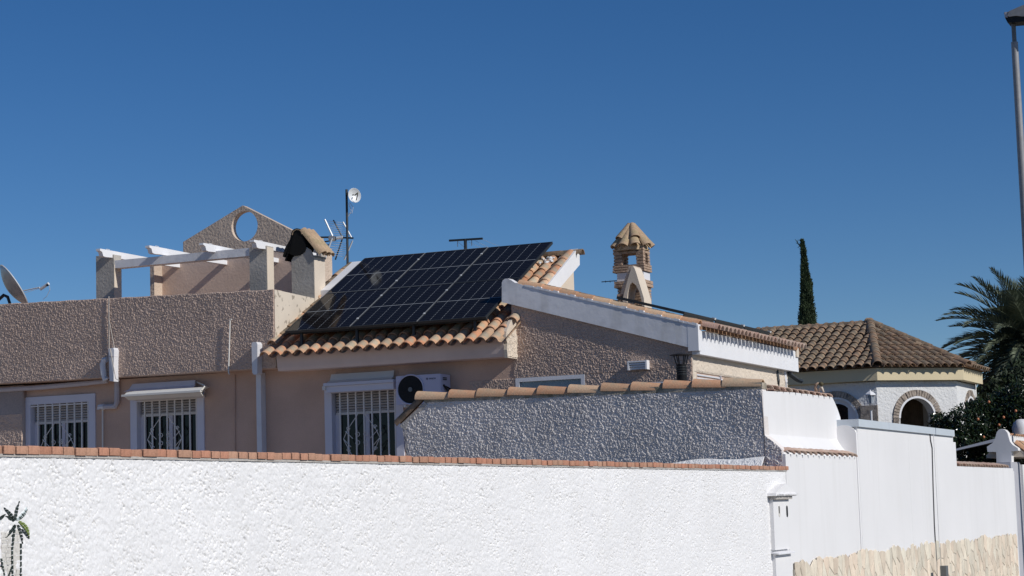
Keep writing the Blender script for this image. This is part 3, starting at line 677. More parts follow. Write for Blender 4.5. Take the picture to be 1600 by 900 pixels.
# right verge: last tile course, white plastered edge and pale gable below
VX = EX1 + .005
vt = barrel(.085, .078, .40, 'verge_tile', M['tile'], 8)
for i in range(10):
    org = Vector((VX - .02, EY, RZ(EY) + .10)) + along * (.02 + .30 * i)
    if i == 0: continue
    link('verge_tile', vt, ho, mw=jig(frame_m(org, along - nrm * .03, nrm + Vector((.15, 0, 0))), .02, .005))
yA = 28.4
vb = [(yA, RZ(yA) + .11), (RY1 - .02, RZ(RY1) + .13), (RY1 + .04, RZ(RY1) + .12), (RY1 + .06, RZ(RY1) + .04), (RY1 + .05, RZ(RY1) - .13), (yA, RZ(yA) - .14)]
MB().prism(vb, 0, VX - .06, VX + .085).build('verge_board', M['white'], ho)
MB().prism([(HY + .3, 4.0), (HY + .3, RZ(HY + .3) - .1), (RY1 - .02, RZ(RY1) - .1), (RY1 - .02, 4)], 0, VX - .1, VX).build('gable_side', M['sidewall'], ho)
# ridge tiles and mortar
rg = barrel(.10, .095, .42, 'ridge_tile', M['oldtile'], 8)
for i in range(11):
    link('ridge_tile', rg, ho, mw=jig(frame_m((-16.42 + .385 * i, RY1 - .02, RZ(RY1) + .03), (1, 0, .015), (0, 0, 1)), .02, .004))
mbm = MB()
for i in range(26):
    a = random.uniform(-12.95, -12.55); b = random.uniform(2.72, 2.98); p = Vector((a, EY, RZ(EY) + .10)) + along * b; r = random.uniform(.02, .045)
    mbm.lathe(p, [(0, -r * .4), (r, 0), (r * .8, r * .5), (0, r * .8)], 6, nrm + Vector((random.uniform(-.4, .4), random.uniform(-.4, .4), 0)))
mbm.build('mortar_lumps', M['fascia'], ho, kind='stuff')
# left verge: round tiles and white mortar band
vl = barrel(.085, .075, .34, 'verge_tile', M['oldtile'], 8)
for i in range(11):
    org = Vector((-16.50 if i > 5 else -16.44, EY, RZ(EY) + (.19 if i > 5 else .115))) + along * (.02 + .285 * i)
    link('verge_tile', vl if i % 3 else vt, ho, mw=jig(frame_m(org, along - nrm * .03, nrm), .03, .008))
LH = lambda y: RZ(y) + .285
MB().prism([(29.0, LH(29.0) - .25), (29.0, LH(29.0)), (RY1 - .1, LH(RY1 - .1)), (RY1 - .1, LH(RY1 - .1) - .25)], 0, -16.42, -16.155).build('mortar_band', M['white'], ho)

# solar array -------------------------------------------------------
PZ = lambda y: 4.51 + SL * (y - 27.35)
PW = (3.53) / 3; PL = 3.09 / 2
SOL = solar_mat(PW - .05, PL - .05)
rows_n = {0: 'lower', 1: 'upper'}; coln = {0: 'left', 1: 'middle', 2: 'right'}
def solar_panel(mb_, label, group, clamps=True, strip=True, under_shade=False, w_=PW, l_=PL, m_=None):
    t = thing('solar_panel', label, 'solar panel', group=group, mb=mb_)
    def kid(mb, name, m): 
        o = bpy.data.objects.new(name, mb.mesh(name, m)); SC.collection.objects.link(o); o.parent = t; return o
    g = MB().box(.025, w_ - .025, .025, l_ - .025, .0, .032); gl_ = kid(g, 'cell_sheet', m_ or SOL)
    # shift so the cell grid starts at the glass edge
    me = gl_.data
    for v in me.vertices: v.co.x -= .025; v.co.y -= .025
    gl_.location = (.025, .025, 0)
    f = MB(); W_ = w_ - .006; L_ = l_ - .006
    f.box(.004, .025, .004, L_, -.005, .035); f.box(W_ - .021, W_, .004, L_, -.005, .035); f.box(.025, W_ - .021, .004, .025, -.005, .035); f.box(.025, W_ - .021, L_ - .021, L_, -.005, .035)
    kid(f, 'frame', M['darkmetal'])
    if under_shade:
        kid(MB().box(.006, .022, .03, l_ - .03, -.12, -.006), 'under_shade_strip', M['darkmetal']); kid(MB().box(.0, .05, -.035, .035, .02, .05), 'clamp', M['alu'])  # dark strip added to stand for the shade under the panel
    if clamps:
        for yy in (l_ * .2, l_ * .8):
            kid(MB().box(w_ - .016, w_ + .012, yy - .016, yy + .016, .0355, .046), 'clamp', M['alu'])
        if strip: kid(MB().box(w_ - .005, w_ + .0005, .01, l_ - .01, .02, .041), 'edge_strip', M['metal'])
        kid(MB().box(.02, w_ - .02, l_ - .0075, l_ - .001, .02, .0385), 'edge_strip', M['metal'])
    return t
for j in range(2):
    for i in range(3):
        org = Vector((-16.14 + i * PW, 27.33, PZ(27.33))) + along * (j * PL)
        solar_panel(frame_m(org, along, nrm), f'{rows_n[j]} {coln[i]} panel of the dark solar array on the main roof', 'solar panels on the main roof', clamps=i < 2, strip=i < 2)
# mounting feet under the array, coloured dark to match its shade
ft = thing('mounting_rack', 'metal rails and feet coloured dark like the shade around them, carrying the solar panels above the clay tiles', 'rack', (-14.4, 27.4, RZ(27.4)))
for xx in (-15.9, -14.9, -13.9, -12.85):
    for yy in (27.44, 29.62): MB().box(xx - .02, xx + .02, yy - .02, yy + .02, RZ(yy) + .02, PZ(yy) - .01).build('foot', M['darkmetal'], ft)
for yy in (27.43, 29.6): MB().box(-16.1, -12.65, yy, yy + .04, PZ(yy) - .07, PZ(yy) - .03).build('rail', M['darkmetal'], ft)
# ------------------------------------------------------------------ right hand gable block
GS = [(aY(x, y, HY)[0], aY(x, y, HY)[2]) for x, y in ((785, 472), (1086, 545))]
gz = lambda x: np.interp(x, [GS[0][0], GS[1][0]], [GS[0][1], GS[1][1]]) if GS[0][0] <= x <= GS[1][0] else GS[0][1] + (x - GS[0][0]) * (GS[1][1] - GS[0][1]) / (GS[1][0] - GS[0][0])
gab = wall_open(XG, XC, 0, 3.55, [G1, G2], HY, HY + .2)
gab.prism([(XG, 3.55), (XC, 3.55), (XC, gz(XC) + .12), (XG, gz(XG) + .12)], 1, HY, HY + .2)
gab.build('gable_wall', M['rough'], ho)
xg1 = G1[0] - .001
def gsheet(xa, xb, lo, hi, sd): return MB().sheet(lambda u, t, h: (u, HY - .001 - h, t), xa, xb, lo, hi, .0062, .0105, .034, sd)
zG = G1[3]
g = gsheet(XG + .01, XC - .002, lambda a: zG, lambda a: gz(a) + .05, 41); g.sheet(lambda u, t, h: (u, HY - .001 - h, t), XG - .75, G1[0], lambda a: 3.0, lambda a: zG if a > XG else zG + .0, .0062, .0105, .034, 41)
g.sheet(lambda u, t, h: (u, HY - .001 - h, t), G1[1], G2[0], lambda a: 3.0, lambda a: zG, .0062, .0105, .034, 41); g.sheet(lambda u, t, h: (u, HY - .001 - h, t), G2[1], XC - .002, lambda a: 3.0, lambda a: zG, .0062, .0105, .034, 41)
g.sheet(lambda u, t, h: (u, HY - .001 - h, t), G2[0], G2[1], lambda a: G2[3], lambda a: zG, .0062, .0105, .034, 41)
g.build('gable_render', M['rough'], ho, smooth=True)
YB = 32.75
W5 = [aX(1088, 590, XC)[1], aX(1165, 596, XC)[1], 3.2, aX(1100, 583, XC)[2]]
mb = MB(); mb.prism([(XG, 0), (XC - .02, 0), (XC - .02, gz(XC) + .05), (XG, gz(XG) + .08)], 1, HY + .2, YB)
mb.build('gable_block', M['rough'], ho)
sd = MB()
for (ya, yb_, za, zb) in ((HY, W5[0], 0, 3.97), (W5[1], YB, 0, 3.97), (W5[0], W5[1], 0, W5[2]), (W5[0], W5[1], W5[3], 3.97)):
    sd.box(XC - .1, XC, ya, yb_, za, zb)
    if zb > 3.2: sd.sheet(lambda u, t, h: (XC + h, u, t), ya + .001, yb_ - .001, lambda a: max(za, 3.1), lambda a: zb, .018, .012, .045, 51)
sd.build('side_wall', M['sidewall'], ho, smooth=SM)
wn = MB().box(XC - .05, XC - .03, W5[0], W5[1], W5[2], W5[3]).build('window', M['greyglass'], ho, label='slatted window in the sunlit side wall')
ym = W5[0] + (W5[1] - W5[0]) * .48
for i in range(7): MB().box(XC - .03, XC + .005, W5[0] + .02, ym - .05, W5[3] - .05 - i * .05, W5[3] - .03 - i * .05).build('louvre', M['pvc'], wn)
MB().box(XC - .03, XC + .0, ym, W5[1] - .03, W5[2], W5[3] - .05).build('shutter_board', M['white'], wn)
MB().box(XC - .03, XC + .012, ym - .04, ym, W5[2], W5[3]).build('mullion', M['pvcgrey'], wn)
# verge fascia on the gable front
FY = 27.765
fp = [(784, 472), (784, 442), (785.5, 438), (789, 435.5), (794, 435), (799, 438), (804, 441.5), (820, 446), (1089, 508), (1089, 546)]
fq = [tuple(aY(x, y, FY)[[0, 2]]) for x, y in fp]
MB().prism(fq, 1, FY, HY + .12).build('verge_fascia', M['fascia'], ho)
ga = Vector((fq[7][0] - fq[8][0], 0, fq[7][1] - fq[8][1])).normalized(); gn = Vector((-ga.z, 0, ga.x)); gn = gn if gn.z > 0 else -gn
L_ = sqrt((fq[7][0] - fq[8][0]) ** 2 + (fq[7][1] - fq[8][1]) ** 2)
gt = barrel(.095, .085, .40, 'verge_tile', M['copingtile'], 8)
low = Vector((fq[8][0], FY + .115, fq[8][1] + .0))
for i in range(10):
    org = low + ga * (i * L_ / 9.9) + gn * (.0)
    link('verge_tile', gt, ho, mw=jig(frame_m(org, ga - gn * .02, gn), .02, .005))
ml = MB()
for i in range(40):
    p = low + ga * (i * L_ / 40); q_ = low + ga * ((i + 1.05) * L_ / 40); h0 = .012 + .014 * ((i % 4) == 0) + random.uniform(0, .008)
    ml.prism([(p.x, p.z - .012), (q_.x, q_.z - .012), (q_.x, q_.z + h0), (p.x, p.z + h0)], 1, FY - .008 - random.uniform(0, .004), FY + .05)
ml.build('verge_mortar', M['white'], ho, kind='stuff')
# roof of the block: tiles running down to the right
gd = MB().prism([(fq[7][0] - .1, fq[7][1] + .03 + .1 * .289), (fq[8][0] + .02, fq[8][1] - .01), (fq[8][0] + .02, fq[8][1] - .06), (fq[7][0] - .1, fq[7][1] - .03)], 1, HY + .0, YB + .05).build('roof_deck', M['channel'], ho)
gt2 = barrel(.088, .074, .42, 'roof_tile', M['oldtile'], 6); gt3 = barrel(.088, .078, .42, 'roof_tile', M['ropetile'], 6)
nc = 25
for c in range(nc):
    yy = HY + .2 + c * (YB - HY - .3) / (nc - 1)
    for r in range(9):
        org = Vector((fq[8][0] + .25, yy, fq[8][1] - .03)) + ga * (r * .36) - gn * .03
        link('roof_tile', gt3 if r == 0 else gt2, ho, mw=jig(frame_m(org, ga - gn * .03, gn), .02, .006))
# eave fascia of the block with its far end verge
EXF = fq[8][0]
f0, f1 = aX(1088, 511, EXF + .01)[2], aX(1088, 547, EXF + .01)[2]
MB().box(EXF - .15, EXF + .014, FY - .002, HY + .05, f1, fq[8][1] + .015).build('verge_end', M['white'], ho)
MB().box(XC + .002, EXF + .006, HY + .0, aX(1247, 570, EXF)[1], 3.80, 4.15).build('eave_fascia', M['white'], ho)
ye = aX(1247, 570, EXF)[1]
for i in range(2):
    link('verge_tile', gt, ho, mw=frame_m(Vector((EXF + .04, ye - .08, 4.16)) + ga * (.3 * i), ga, gn))
MB().prism([(EXF + .03, 4.05), (EXF + .03, 4.22), (EXF - .8, 4.45), (EXF - .8, 4.2)], 1, ye - .16, ye - .02).build('verge_end', M['sidewall'], ho)
# brackets below the far end of the fascia
for py_, xx in ((ye - .9, .0), (ye - .45, .0)):
    px_ = MB(); px_.tube([(EXF - .12, py_, 3.80), (EXF - .1, py_, 3.62), (EXF - .16, py_ + .1, 3.4)], .035, 6); px_.build('bracket', M['darkmetal'] if py_ < ye - .6 else M['pvc'], ho)
MB().tube([(EXF - .1, ye - .3, 3.78), (EXF + .02, ye - .15, 3.66), (EXF + .05, ye - .02, 3.64)], .04, 6).build('rain_spout', M['darkmetal'], ho)
# panels on the block roof, seen edge on
for i in range(3):
    yA_ = 28.25 + i * 1.49; org = Vector((EXF - .36, yA_, 0)); org.z = fq[8][1] + .289 * .36 + .125
    mm = frame_m(org + Vector((0, 1.68, 0)), Vector((0, -1, 0)), gn)
    mm = Matrix.Identity(4); xa = ga; ya_ = Vector((0, -1, 0)); za = xa.cross(ya_)
    o2 = org + Vector((0, 1.46, 0))
    for q_ in range(3): mm[q_][0], mm[q_][1], mm[q_][2], mm[q_][3] = xa[q_], ya_[q_], za[q_], o2[q_]
    if za.z < 0:
        ya_ = -ya_; za = -za
        for q_ in range(3): mm[q_][1], mm[q_][2], mm[q_][3] = ya_[q_], za[q_], org[q_]
    solar_panel(mm, ['nearest', 'middle', 'farthest'][i] + ' of the solar panels seen edge on along the low right roof', 'solar panels on the low right roof', clamps=False, strip=False, w_=1.13, l_=1.46, under_shade=True)
# vent box
vc = aY(1000, 571, HY); 
v = MB(); 
for i in range(4): v.box(vc[0] - .13, vc[0] + .13, HY - .13 + .01 * i, HY, vc[2] + .04 - .034 * i, vc[2] + .062 - .034 * i)
v.box(vc[0] - .12, vc[0] + .12, HY - .075, HY, vc[2] - .06, vc[2] + .055); v.box(vc[0] + .13, vc[0] + .155, HY - .13, HY, vc[2] - .07, vc[2] + .066); v.box(vc[0] - .155, vc[0] - .13, HY - .13, HY, vc[2] - .07, vc[2] + .066)
v.build('vent_hood', M['white'], ho)

# ------------------------------------------------------------------ roof terrace: tower with round opening, pergola
TY = 30.6; QY = 28.5
tw = ho
def tp(x, y, Y=TY): return tuple(aY(x, y, Y)[[0, 2]])
cx, cz = tp(382, 353.5); R = (tp(402.5, 353)[0] - tp(361.5, 353)[0]) / 2
L0 = tp(248, 470)[0]; Lz = tp(248, 411)[1]; P1 = tp(286, 378); PA = tp(379, 321); P2 = tp(512, 388)
top = [(P1[0], cz), P1, PA, P2, (P2[0], cz)]
if P2[1] < cz: top = [(P1[0], min(cz, P1[1] - .01)), P1, PA, (P2[0], max(P2[1], cz + .02)), (P2[0], cz)]
arc_t = [(cx + R * cos(t), cz + R * sin(t)) for t in np.linspace(0, pi, 17)]
arc_b = [(cx + R * cos(t), cz + R * sin(t)) for t in np.linspace(pi, 2 * pi, 17)]
mb = MB()
xw = lambda z: None
# sloping roof line of the pediment cut at the level of the circle's centre
zc_ = cz
def xat(a, b, z): return a[0] + (b[0] - a[0]) * (z - a[1]) / (b[1] - a[1])
xlc = xat(P1, PA, zc_) if P1[1] < zc_ else P1[0]; xrc = xat(PA, P2, zc_) if P2[1] < zc_ else P2[0]
mb.prism([(xlc, zc_), PA, (xrc, zc_)] + arc_t, 1, TY, TY + .15)
low_ = [(xlc, zc_)] + ([P1] if P1[1] < zc_ else []) + [(P1[0], Lz), (L0, Lz), (L0, 4.2), (P2[0], 4.2)] + ([P2] if P2[1] < zc_ else []) + [(xrc, zc_)] + arc_b[::-1]
mb.prism(low_, 1, TY, TY + .15)
twm = mb.build('terrace_gable', M['tower'], ho)
MB().box(L0 + .091, P2[0] - .281, TY - .012, TY - .001, 4.2, Lz - .004).build('smooth_panel', M['pinkrender'], twm)
MB().box(P2[0] - .28, P2[0] - .002, TY - .32, TY, 4.2, tp(512, 388)[1] - .02).build('wall_stub', M['tower'], ho)
MB().box(L0, L0 + .09, TY - .27, TY, 4.2, Lz).build('wall_stub', M['tower'], ho)
pg = thing('pergola', 'white beamed open pergola on grey posts above the terrace parapet', 'pergola', (-19, QY, 4.25))
for (a, b) in ((150, 178), (390, 417)):
    xa, xb = aY(a, 420, QY)[0], aY(b, 420, QY)[0]; zt2 = aY(a, 402 if a < 200 else 388, QY)[2]
    po = MB().box(xa, xb, QY, QY + .22, 4.2, zt2 + .02).build('post', M['greyrender'], pg); MB().box(xb - .01, xb + .006, QY + .004, QY + .216, 4.2, zt2 - (.0 if a > 200 else .16)).build('sunlit_face', M['sidewall'], po)  # cream face paints the sunlit side onto each grey post
b0, b1 = aY(178, 406, QY)[[0, 2]], aY(391, 391, QY)[[0, 2]]
MB().box(b0[0], b1[0], QY + .015, QY + .2, b0[1] - .145, b0[1] - .01).build('beam', M['fascia'], pg)
for (px_, py_) in ((150, 389), (227, 384), (311, 380), (390, 375)):
    p = aY(px_, py_, QY - .36); h = .13
    e = .16
    prf = [(QY - .36, p[2]), (QY - .36, p[2] - .035), (QY - .30, p[2] - .05), (QY - .27, p[2] - .12), (QY - .2, p[2] - .13), (QY, p[2] - .12), (TY, p[2] - .085), (TY, p[2] - .01), (QY, p[2] + .0)]
    MB().prism(prf, 0, p[0], p[0] + .085).build('rafter', M['white'], pg)
    MB().tube([(p[0] + .04, QY - .12, p[2]), (p[0] + .04, QY - .12, p[2] + .02), (p[0] + .04, QY - .02, p[2] + .02), (p[0] + .04, QY - .02, p[2])], .005, 5).build('hook', M['bar'], pg)

# left chimney -------------------------------------------------------
ch = ho
CX1 = -16.43; CX0 = CX1 - .43; CYa = 28.8
ctop = aY(485, 402, CYa)[2]
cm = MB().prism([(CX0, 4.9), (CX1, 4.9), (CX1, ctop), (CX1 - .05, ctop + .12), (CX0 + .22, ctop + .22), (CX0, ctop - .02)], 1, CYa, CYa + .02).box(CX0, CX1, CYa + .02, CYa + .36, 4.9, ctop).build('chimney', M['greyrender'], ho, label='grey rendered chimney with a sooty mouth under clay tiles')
MB().box(CX1 - .01, CX1 + .006, CYa + .004, CYa + .365, 4.9, ctop + .0).build('sunlit_face', M['sidewall'], cm)  # cream skin colours the chimney's right side as sunlit
# soot-black mouth
apx, apz = aY(462, 358, CYa)[[0, 2]]
so_ = [tuple(aY(x, y, CYa - .02)[[0, 2]]) for x, y in ((456, 360.5), (460, 357.5), (464, 356.6), (468, 357.5), (471, 361), (473, 370), (477, 380), (478, 388), (475, 394), (468, 399), (461, 400), (455, 398), (448, 394), (444, 402), (441.5, 401), (445, 388), (453, 374))]
MB().prism(so_, 1, CYa - .02, CYa + .25).build('flue_mouth', M['soot'], cm)
tlc = barrel(.10, .085, .40, 'cap_tile', M['chimtile'], 8)
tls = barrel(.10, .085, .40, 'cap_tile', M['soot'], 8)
pk = aY(468, 360, CYa)
for j, yy in enumerate((CYa + .06, CYa + .20, CYa + .33)):
    top_ = Vector((pk[0] + .02, yy, pk[2] + .0)); bot = Vector((CX1 + .13, yy, ctop + .0 + .03))
    link('cap_tile', tlc, cm, mw=frame_m(bot, top_ - bot, (1, -.1, .8)) @ Matrix.Diagonal((1, (top_ - bot).length / .4, 1, 1)))
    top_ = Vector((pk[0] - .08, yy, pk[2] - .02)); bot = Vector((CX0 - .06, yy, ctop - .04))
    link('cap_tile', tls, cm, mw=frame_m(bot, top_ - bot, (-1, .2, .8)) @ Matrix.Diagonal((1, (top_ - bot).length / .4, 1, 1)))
link('ridge_tile', tlc, cm, mw=frame_m((pk[0] - .035, CYa - .03, pk[2] - .07), (0, 1, 0), (0, 0, 1)) @ Matrix.Diagonal((1, 1.1, 1, 1)))
MB().box(CX0 + .02, CX1 + .02, CYa + .01, CYa + .38, ctop - .005, ctop + .03).build('cap_slab', M['greyrender'], cm)
# dark post behind the chimney
MB().box(*sorted((aY(497, 400, 30.2)[0], aY(502, 400, 30.2)[0])), 30.2, 30.3, 5.3, aY(499, 372, 30.2)[2]).build('dark_post', M['greyrender'], ho)

# ------------------------------------------------------------------ ornamental brick chimney on the right roof
BX0, BX1, BY = -11.69, -11.21, 30.5
bc = thing('brick_chimney', 'ornate brick chimney with arched front and conical clay tile cap', 'chimney', (-11.45, BY, 4.8))
def zb(py): return float(aY(1000, py, BY)[2])
core = MB().box(BX0 + .03, BX1 - .03, BY + .03, BY + .29, 4.2, zb(432)); core.build('core', M['mortar'], bc)
def courses(x0, x1, y0, y1, z0, z1, name='brick_courses', out=0.):
    mbq = MB(); n = max(1, round((z1 - z0) / .047)); h = (z1 - z0) / n
    for i in range(n):
        j = random.uniform(0, .007); o = out
        nb_ = max(1, int(round((x1 - x0) / .12))); st = (i % 2) * .5
        mbq.box(x0 - o - j, x1 + o + j, y0 - o - j, y1 + o, z0 + i * h + .006, z0 + (i + 1) * h - .004)
    return mbq
mbq = courses(BX0 + .02, BX1, BY, BY + .32, 4.3, zb(446)); mbq.build('brick_courses', M['oldbrick'], bc, kind='stuff')
courses(BX0, BX1, BY, BY + .32, zb(448), zb(437), out=.03).build('brick_band', M['oldbrick'], bc, kind='stuff')
MB().box(BX0 + .01, BX1 - .004, BY + .004, BY + .31, zb(437), zb(424)).build('white_band', M['whitetrim'], bc)
courses(BX0 - .03, BX1, BY, BY + .32, zb(424), zb(412), out=.02).build('brick_band', M['oldbrick'], bc, kind='stuff')
for (xa, xb) in ((BX0 - .03, BX0 + .10), (BX1 - .12, BX1)):
    for (ya, yb_) in ((BY, BY + .1), (BY + .22, BY + .32)):
        courses(xa, xb, ya, yb_, zb(412), zb(392)).build('brick_pier', M['oldbrick'], bc, kind='stuff')
courses(BX0 - .04, BX1, BY, BY + .32, zb(395), zb(386)).build('brick_band', M['oldbrick'], bc, kind='stuff')
cone_c = Vector(((BX0 + BX1) / 2 - .0, BY + .16, zb(350)))
ck = barrel(.082, .04, .48, 'cap_tile', M['chimtile'], 8)
for i in range(9):
    a = 2 * pi * i / 9 + .35; r = .31
    bot = cone_c + Vector((cos(a) * r, sin(a) * r, -.37)); tp_ = cone_c + Vector((cos(a) * .05, sin(a) * .05, -.03))
    link('cap_tile', ck, bc, mw=jig(frame_m(bot, tp_ - bot, (cos(a), sin(a), .6)), .03, .006) @ Matrix.Diagonal((1.15, (tp_ - bot).length / .48, 1, 1)))
for i in range(4):
    a = (0.9, 2.3, 4.1, 5.3)[i]; bot = cone_c + Vector((cos(a) * .24, sin(a) * .24, -.235)); tp_ = cone_c + Vector((cos(a) * .03, sin(a) * .03, .03))
    link('cap_tile', ck, bc, mw=jig(frame_m(bot, tp_ - bot, (cos(a), sin(a), .6)), .08, .01) @ Matrix.Diagonal((1.1, (tp_ - bot).length / .48, 1, 1)))
MB().lathe(cone_c, [(.27, -.42), (.27, -.36), (.03, -.06), (0, -.03)], 9).lathe(cone_c, [(.0, .03), (.07, .01), (.09, -.05), (.05, -.09)], 8).build('cap_cone', M['chimtile'], bc, smooth=True)
# arched stucco hood in front
AY_ = 29.95
def ap(x, y): return tuple(aY(x, y, AY_)[[0, 2]])
out_ = [ap(963, 480), ap(965, 462), ap(969, 450), ap(976, 428), ap(979, 417), ap(983, 414), ap(988, 415), ap(992, 421), ap(1000, 444), ap(1006, 462), ap(1008, 492)]
inn = [ap(1004, 492), ap(1003, 472), ap(999, 456), ap(994, 446), ap(988, 441), ap(984, 445), ap(981, 456), ap(979.5, 470), ap(978, 486)]
out2 = [(p[0] + 0, p[1]) for p in out_]; out2[0] = ap(972, 486); out2[1] = ap(972.5, 466)
out2 = [ap(972, 486), ap(973, 467), ap(976, 455), ap(981, 436), ap(986, 420), ap(988.5, 416), ap(991, 418), ap(994, 426), ap(1000, 446), ap(1006, 466), ap(1008, 492)]
MB().prism(out2 + inn, 1, AY_, AY_ + .34).build('arched_hood', M['sidewall'], bc, smooth=SM)
q = [ap(965, 479), ap(966, 462), ap(970, 448), ap(977, 427), ap(980, 416), ap(986, 414), ap(989, 416), ap(981, 436), ap(976, 455), ap(973, 467), ap(972, 483)]
q = [(p[0], p[1]) for p in q]
MB().prism(q, 1, AY_ + .06, AY_ + .4).build('hood_shoulder', M['tower'], bc)
courses(ap(964.5, 480)[0], ap(971, 480)[0], AY_ + .02, AY_ + .3, 4.75, ap(968, 459)[1]).build('brick_foot', M['oldbrick'], bc, kind='stuff')

# ------------------------------------------------------------------ air conditioner
ac = thing('air_conditioner', 'white air conditioning unit with a black round fan on the house wall', 'air conditioner', (-13.9, HY - .3, 3.3))
AF = HY - .33
c0 = aY(618.5, 588, AF); c1 = aY(690, 584, AF); zc0 = aY(640, 632, AF)[2]; zt_ = c0[2]
def rbox(x0, x1, z0, z1, r): 
    o = []
    for (cx_, cz_, a) in ((x1 - r, z1 - r, 0), (x0 + r, z1 - r, pi / 2), (x0 + r, z0 + r, pi), (x1 - r, z0 + r, 1.5 * pi)):
        o += [(cx_ + r * cos(a + t), cz_ + r * sin(a + t)) for t in np.linspace(0, pi / 2, 5)]
    return o
MB().prism(rbox(c0[0], c1[0] - .02, zc0, zt_, .02), 1, AF, AF + .28).prism([(c1[0] - .05, AF + .0), (c1[0] - .015, AF + .012), (c1[0], AF + .05), (c1[0], AF + .3), (c1[0] - .05, AF + .3)], 2, zc0 + .004, zt_ - .006).build('casing', M['acwhite'], ac, smooth=SM)
fc = aY(641.5, 608.5, AF); fr_ = (aY(661.5, 608, AF)[0] - aY(622, 608, AF)[0]) / 2
MB().lathe((fc[0], AF, fc[2]), [(fr_ + .02, 0), (fr_ + .018, .012), (fr_, .014), (fr_ - .004, .004)], 40, (0, -1, 0)).build('fan_ring', M['acwhite'], ac, smooth=True)
fan = MB().lathe((fc[0], AF, fc[2]), [(fr_ - .002, .003), (0, .0031)], 40, (0, -1, 0)).build('fan_opening', M['black'], ac)
gg = MB()
for i in range(1, 9): 
    rr = fr_ * i / 9; gg.tube([(fc[0] + rr * cos(t), AF - .012, fc[2] + rr * sin(t)) for t in np.linspace(0, 2 * pi, 33)], .0018, 4, False)
for i in range(16): a = pi * i / 8; gg.bar((fc[0] + .05 * cos(a), AF - .012, fc[2] + .05 * sin(a)), (fc[0] + fr_ * cos(a), AF - .008, fc[2] + fr_ * sin(a)), .0015, 4)
gg.build('fan_guard', M['black'], ac)
MB().lathe((fc[0], AF, fc[2]), [(.038, .008), (.036, .018), (.0, .0185)], 20, (0, -1, 0)).build('guard_hub', M['polegrey'], ac)
for a in range(3):
    bl = []
    for s_ in range(6):
        t = s_ / 5; r = .05 + (fr_ - .07) * t; an = 2 * pi * a / 3 + t * .5; bl.append((fc[0] + r * cos(an), fc[2] + r * sin(an)))
    for s_ in range(5, -1, -1):
        t = s_ / 5; r = .05 + (fr_ - .07) * t; an = 2 * pi * a / 3 + .9 + t * .3; bl.append((fc[0] + r * cos(an), fc[2] + r * sin(an)))
    MB().prism(bl, 1, AF - .006, AF - .0035).build('fan_blade', M['black'], ac)
lx, lz = aY(667.5, 591.8, AF)[[0, 2]]
MB().tube([(lx + .013 * cos(t), AF - .003, lz + .013 * sin(t)) for t in np.linspace(0, 2 * pi, 17)], .0028, 4, False).bar((lx - .006, AF - .003, lz - .01), (lx - .006, AF - .003, lz + .01), .002, 4).bar((lx + .006, AF - .003, lz - .01), (lx + .006, AF - .003, lz + .01), .002, 4).build('emblem', M['ink'], ac)
fcv = bpy.data.curves.new('lettering', 'FONT'); fcv.body = 'BOSCH'; fcv.size = .034; fcv.extrude = .001; fcv.materials.append(M['ink'])
ft0 = bpy.data.objects.new('lettering_curve', fcv); me_ = bpy.data.meshes.new_from_object(ft0); bpy.data.objects.remove(ft0)
fo = bpy.data.objects.new('lettering', me_); SC.collection.objects.link(fo); fo.parent = ac; fo.matrix_parent_inverse = ac.matrix_basis.inverted()
fo.location = (lx + .035, AF - .003, lz - .012); fo.rotation_euler = (pi / 2, 0, 0)
for i, (zz_) in enumerate((zt_ - .07, zt_ - .095)): MB().box(c1[0] - .001, c1[0] + .012, AF + .04, AF + .16, zz_, zz_ + .015).build('side_label', M['darkmetal'], ac)
MB().tube([(c1[0], AF + .05, zt_ - .17), (c1[0] + .04, AF + .1, zt_ - .25), (c1[0] + .09, AF + .2, zt_ - .28), (c1[0] + .1, AF + .4, zt_ - .3)], .018, 6).tube([(c1[0], AF + .12, zt_ - .19), (c1[0] + .06, AF + .2, zt_ - .24), (c1[0] + .1, AF + .4, zt_ - .25)], .012, 6).build('refrigerant_pipe', M['black'], ac)
MB().box(c0[0] + .12, c0[0] + .16, AF, HY, zc0 - .04, zc0 - .002).box(c1[0] - .18, c1[0] - .14, AF, HY, zc0 - .04, zc0 - .002).box(c0[0] + .12, c0[0] + .4, AF + .05, AF + .09, zc0 - .04, zc0 - .005).build('bracket', M['awning'], ac)
# ------------------------------------------------------------------ black flue behind the coping
fl_ = thing('flue_pipe', 'black flue pipe with a flared lantern shaped cowl behind the coping tiles', 'flue', (-9.7, 27.2, 2.5))
fcx, _, _ = aY(1065, 580, 27.2); ft_ = aY(1065, 553, 27.2)[2]
MB().lathe((fcx, 27.2, 2.2), [(0, 0), (.075, 0), (.075, ft_ - 2.2 - .16), (.078, ft_ - 2.2 - .15), (.0, ft_ - 2.2 - .15)], 14).build('pipe', M['black'], fl_, smooth=SM)
for i in range(4): MB().lathe((fcx, 27.2, ft_ - .2 - i * .035), [(.075, 0), (.081, .004), (.081, .012), (.075, .016)], 14).build('collar', M['darkmetal'], fl_)
for i in range(6):
    a = 2 * pi * i / 6 + .2; MB().bar((fcx + .07 * cos(a), 27.2 + .07 * sin(a), ft_ - .15), (fcx + .105 * cos(a), 27.2 + .105 * sin(a), ft_ - .02), .008, 5).build('strut', M['black'], fl_)
MB().lathe((fcx, 27.2, ft_ - .02), [(0, 0), (.165, 0), (.165, .008), (.05, .035), (.0, .045)], 16).build('cowl_hat', M['black'], fl_)
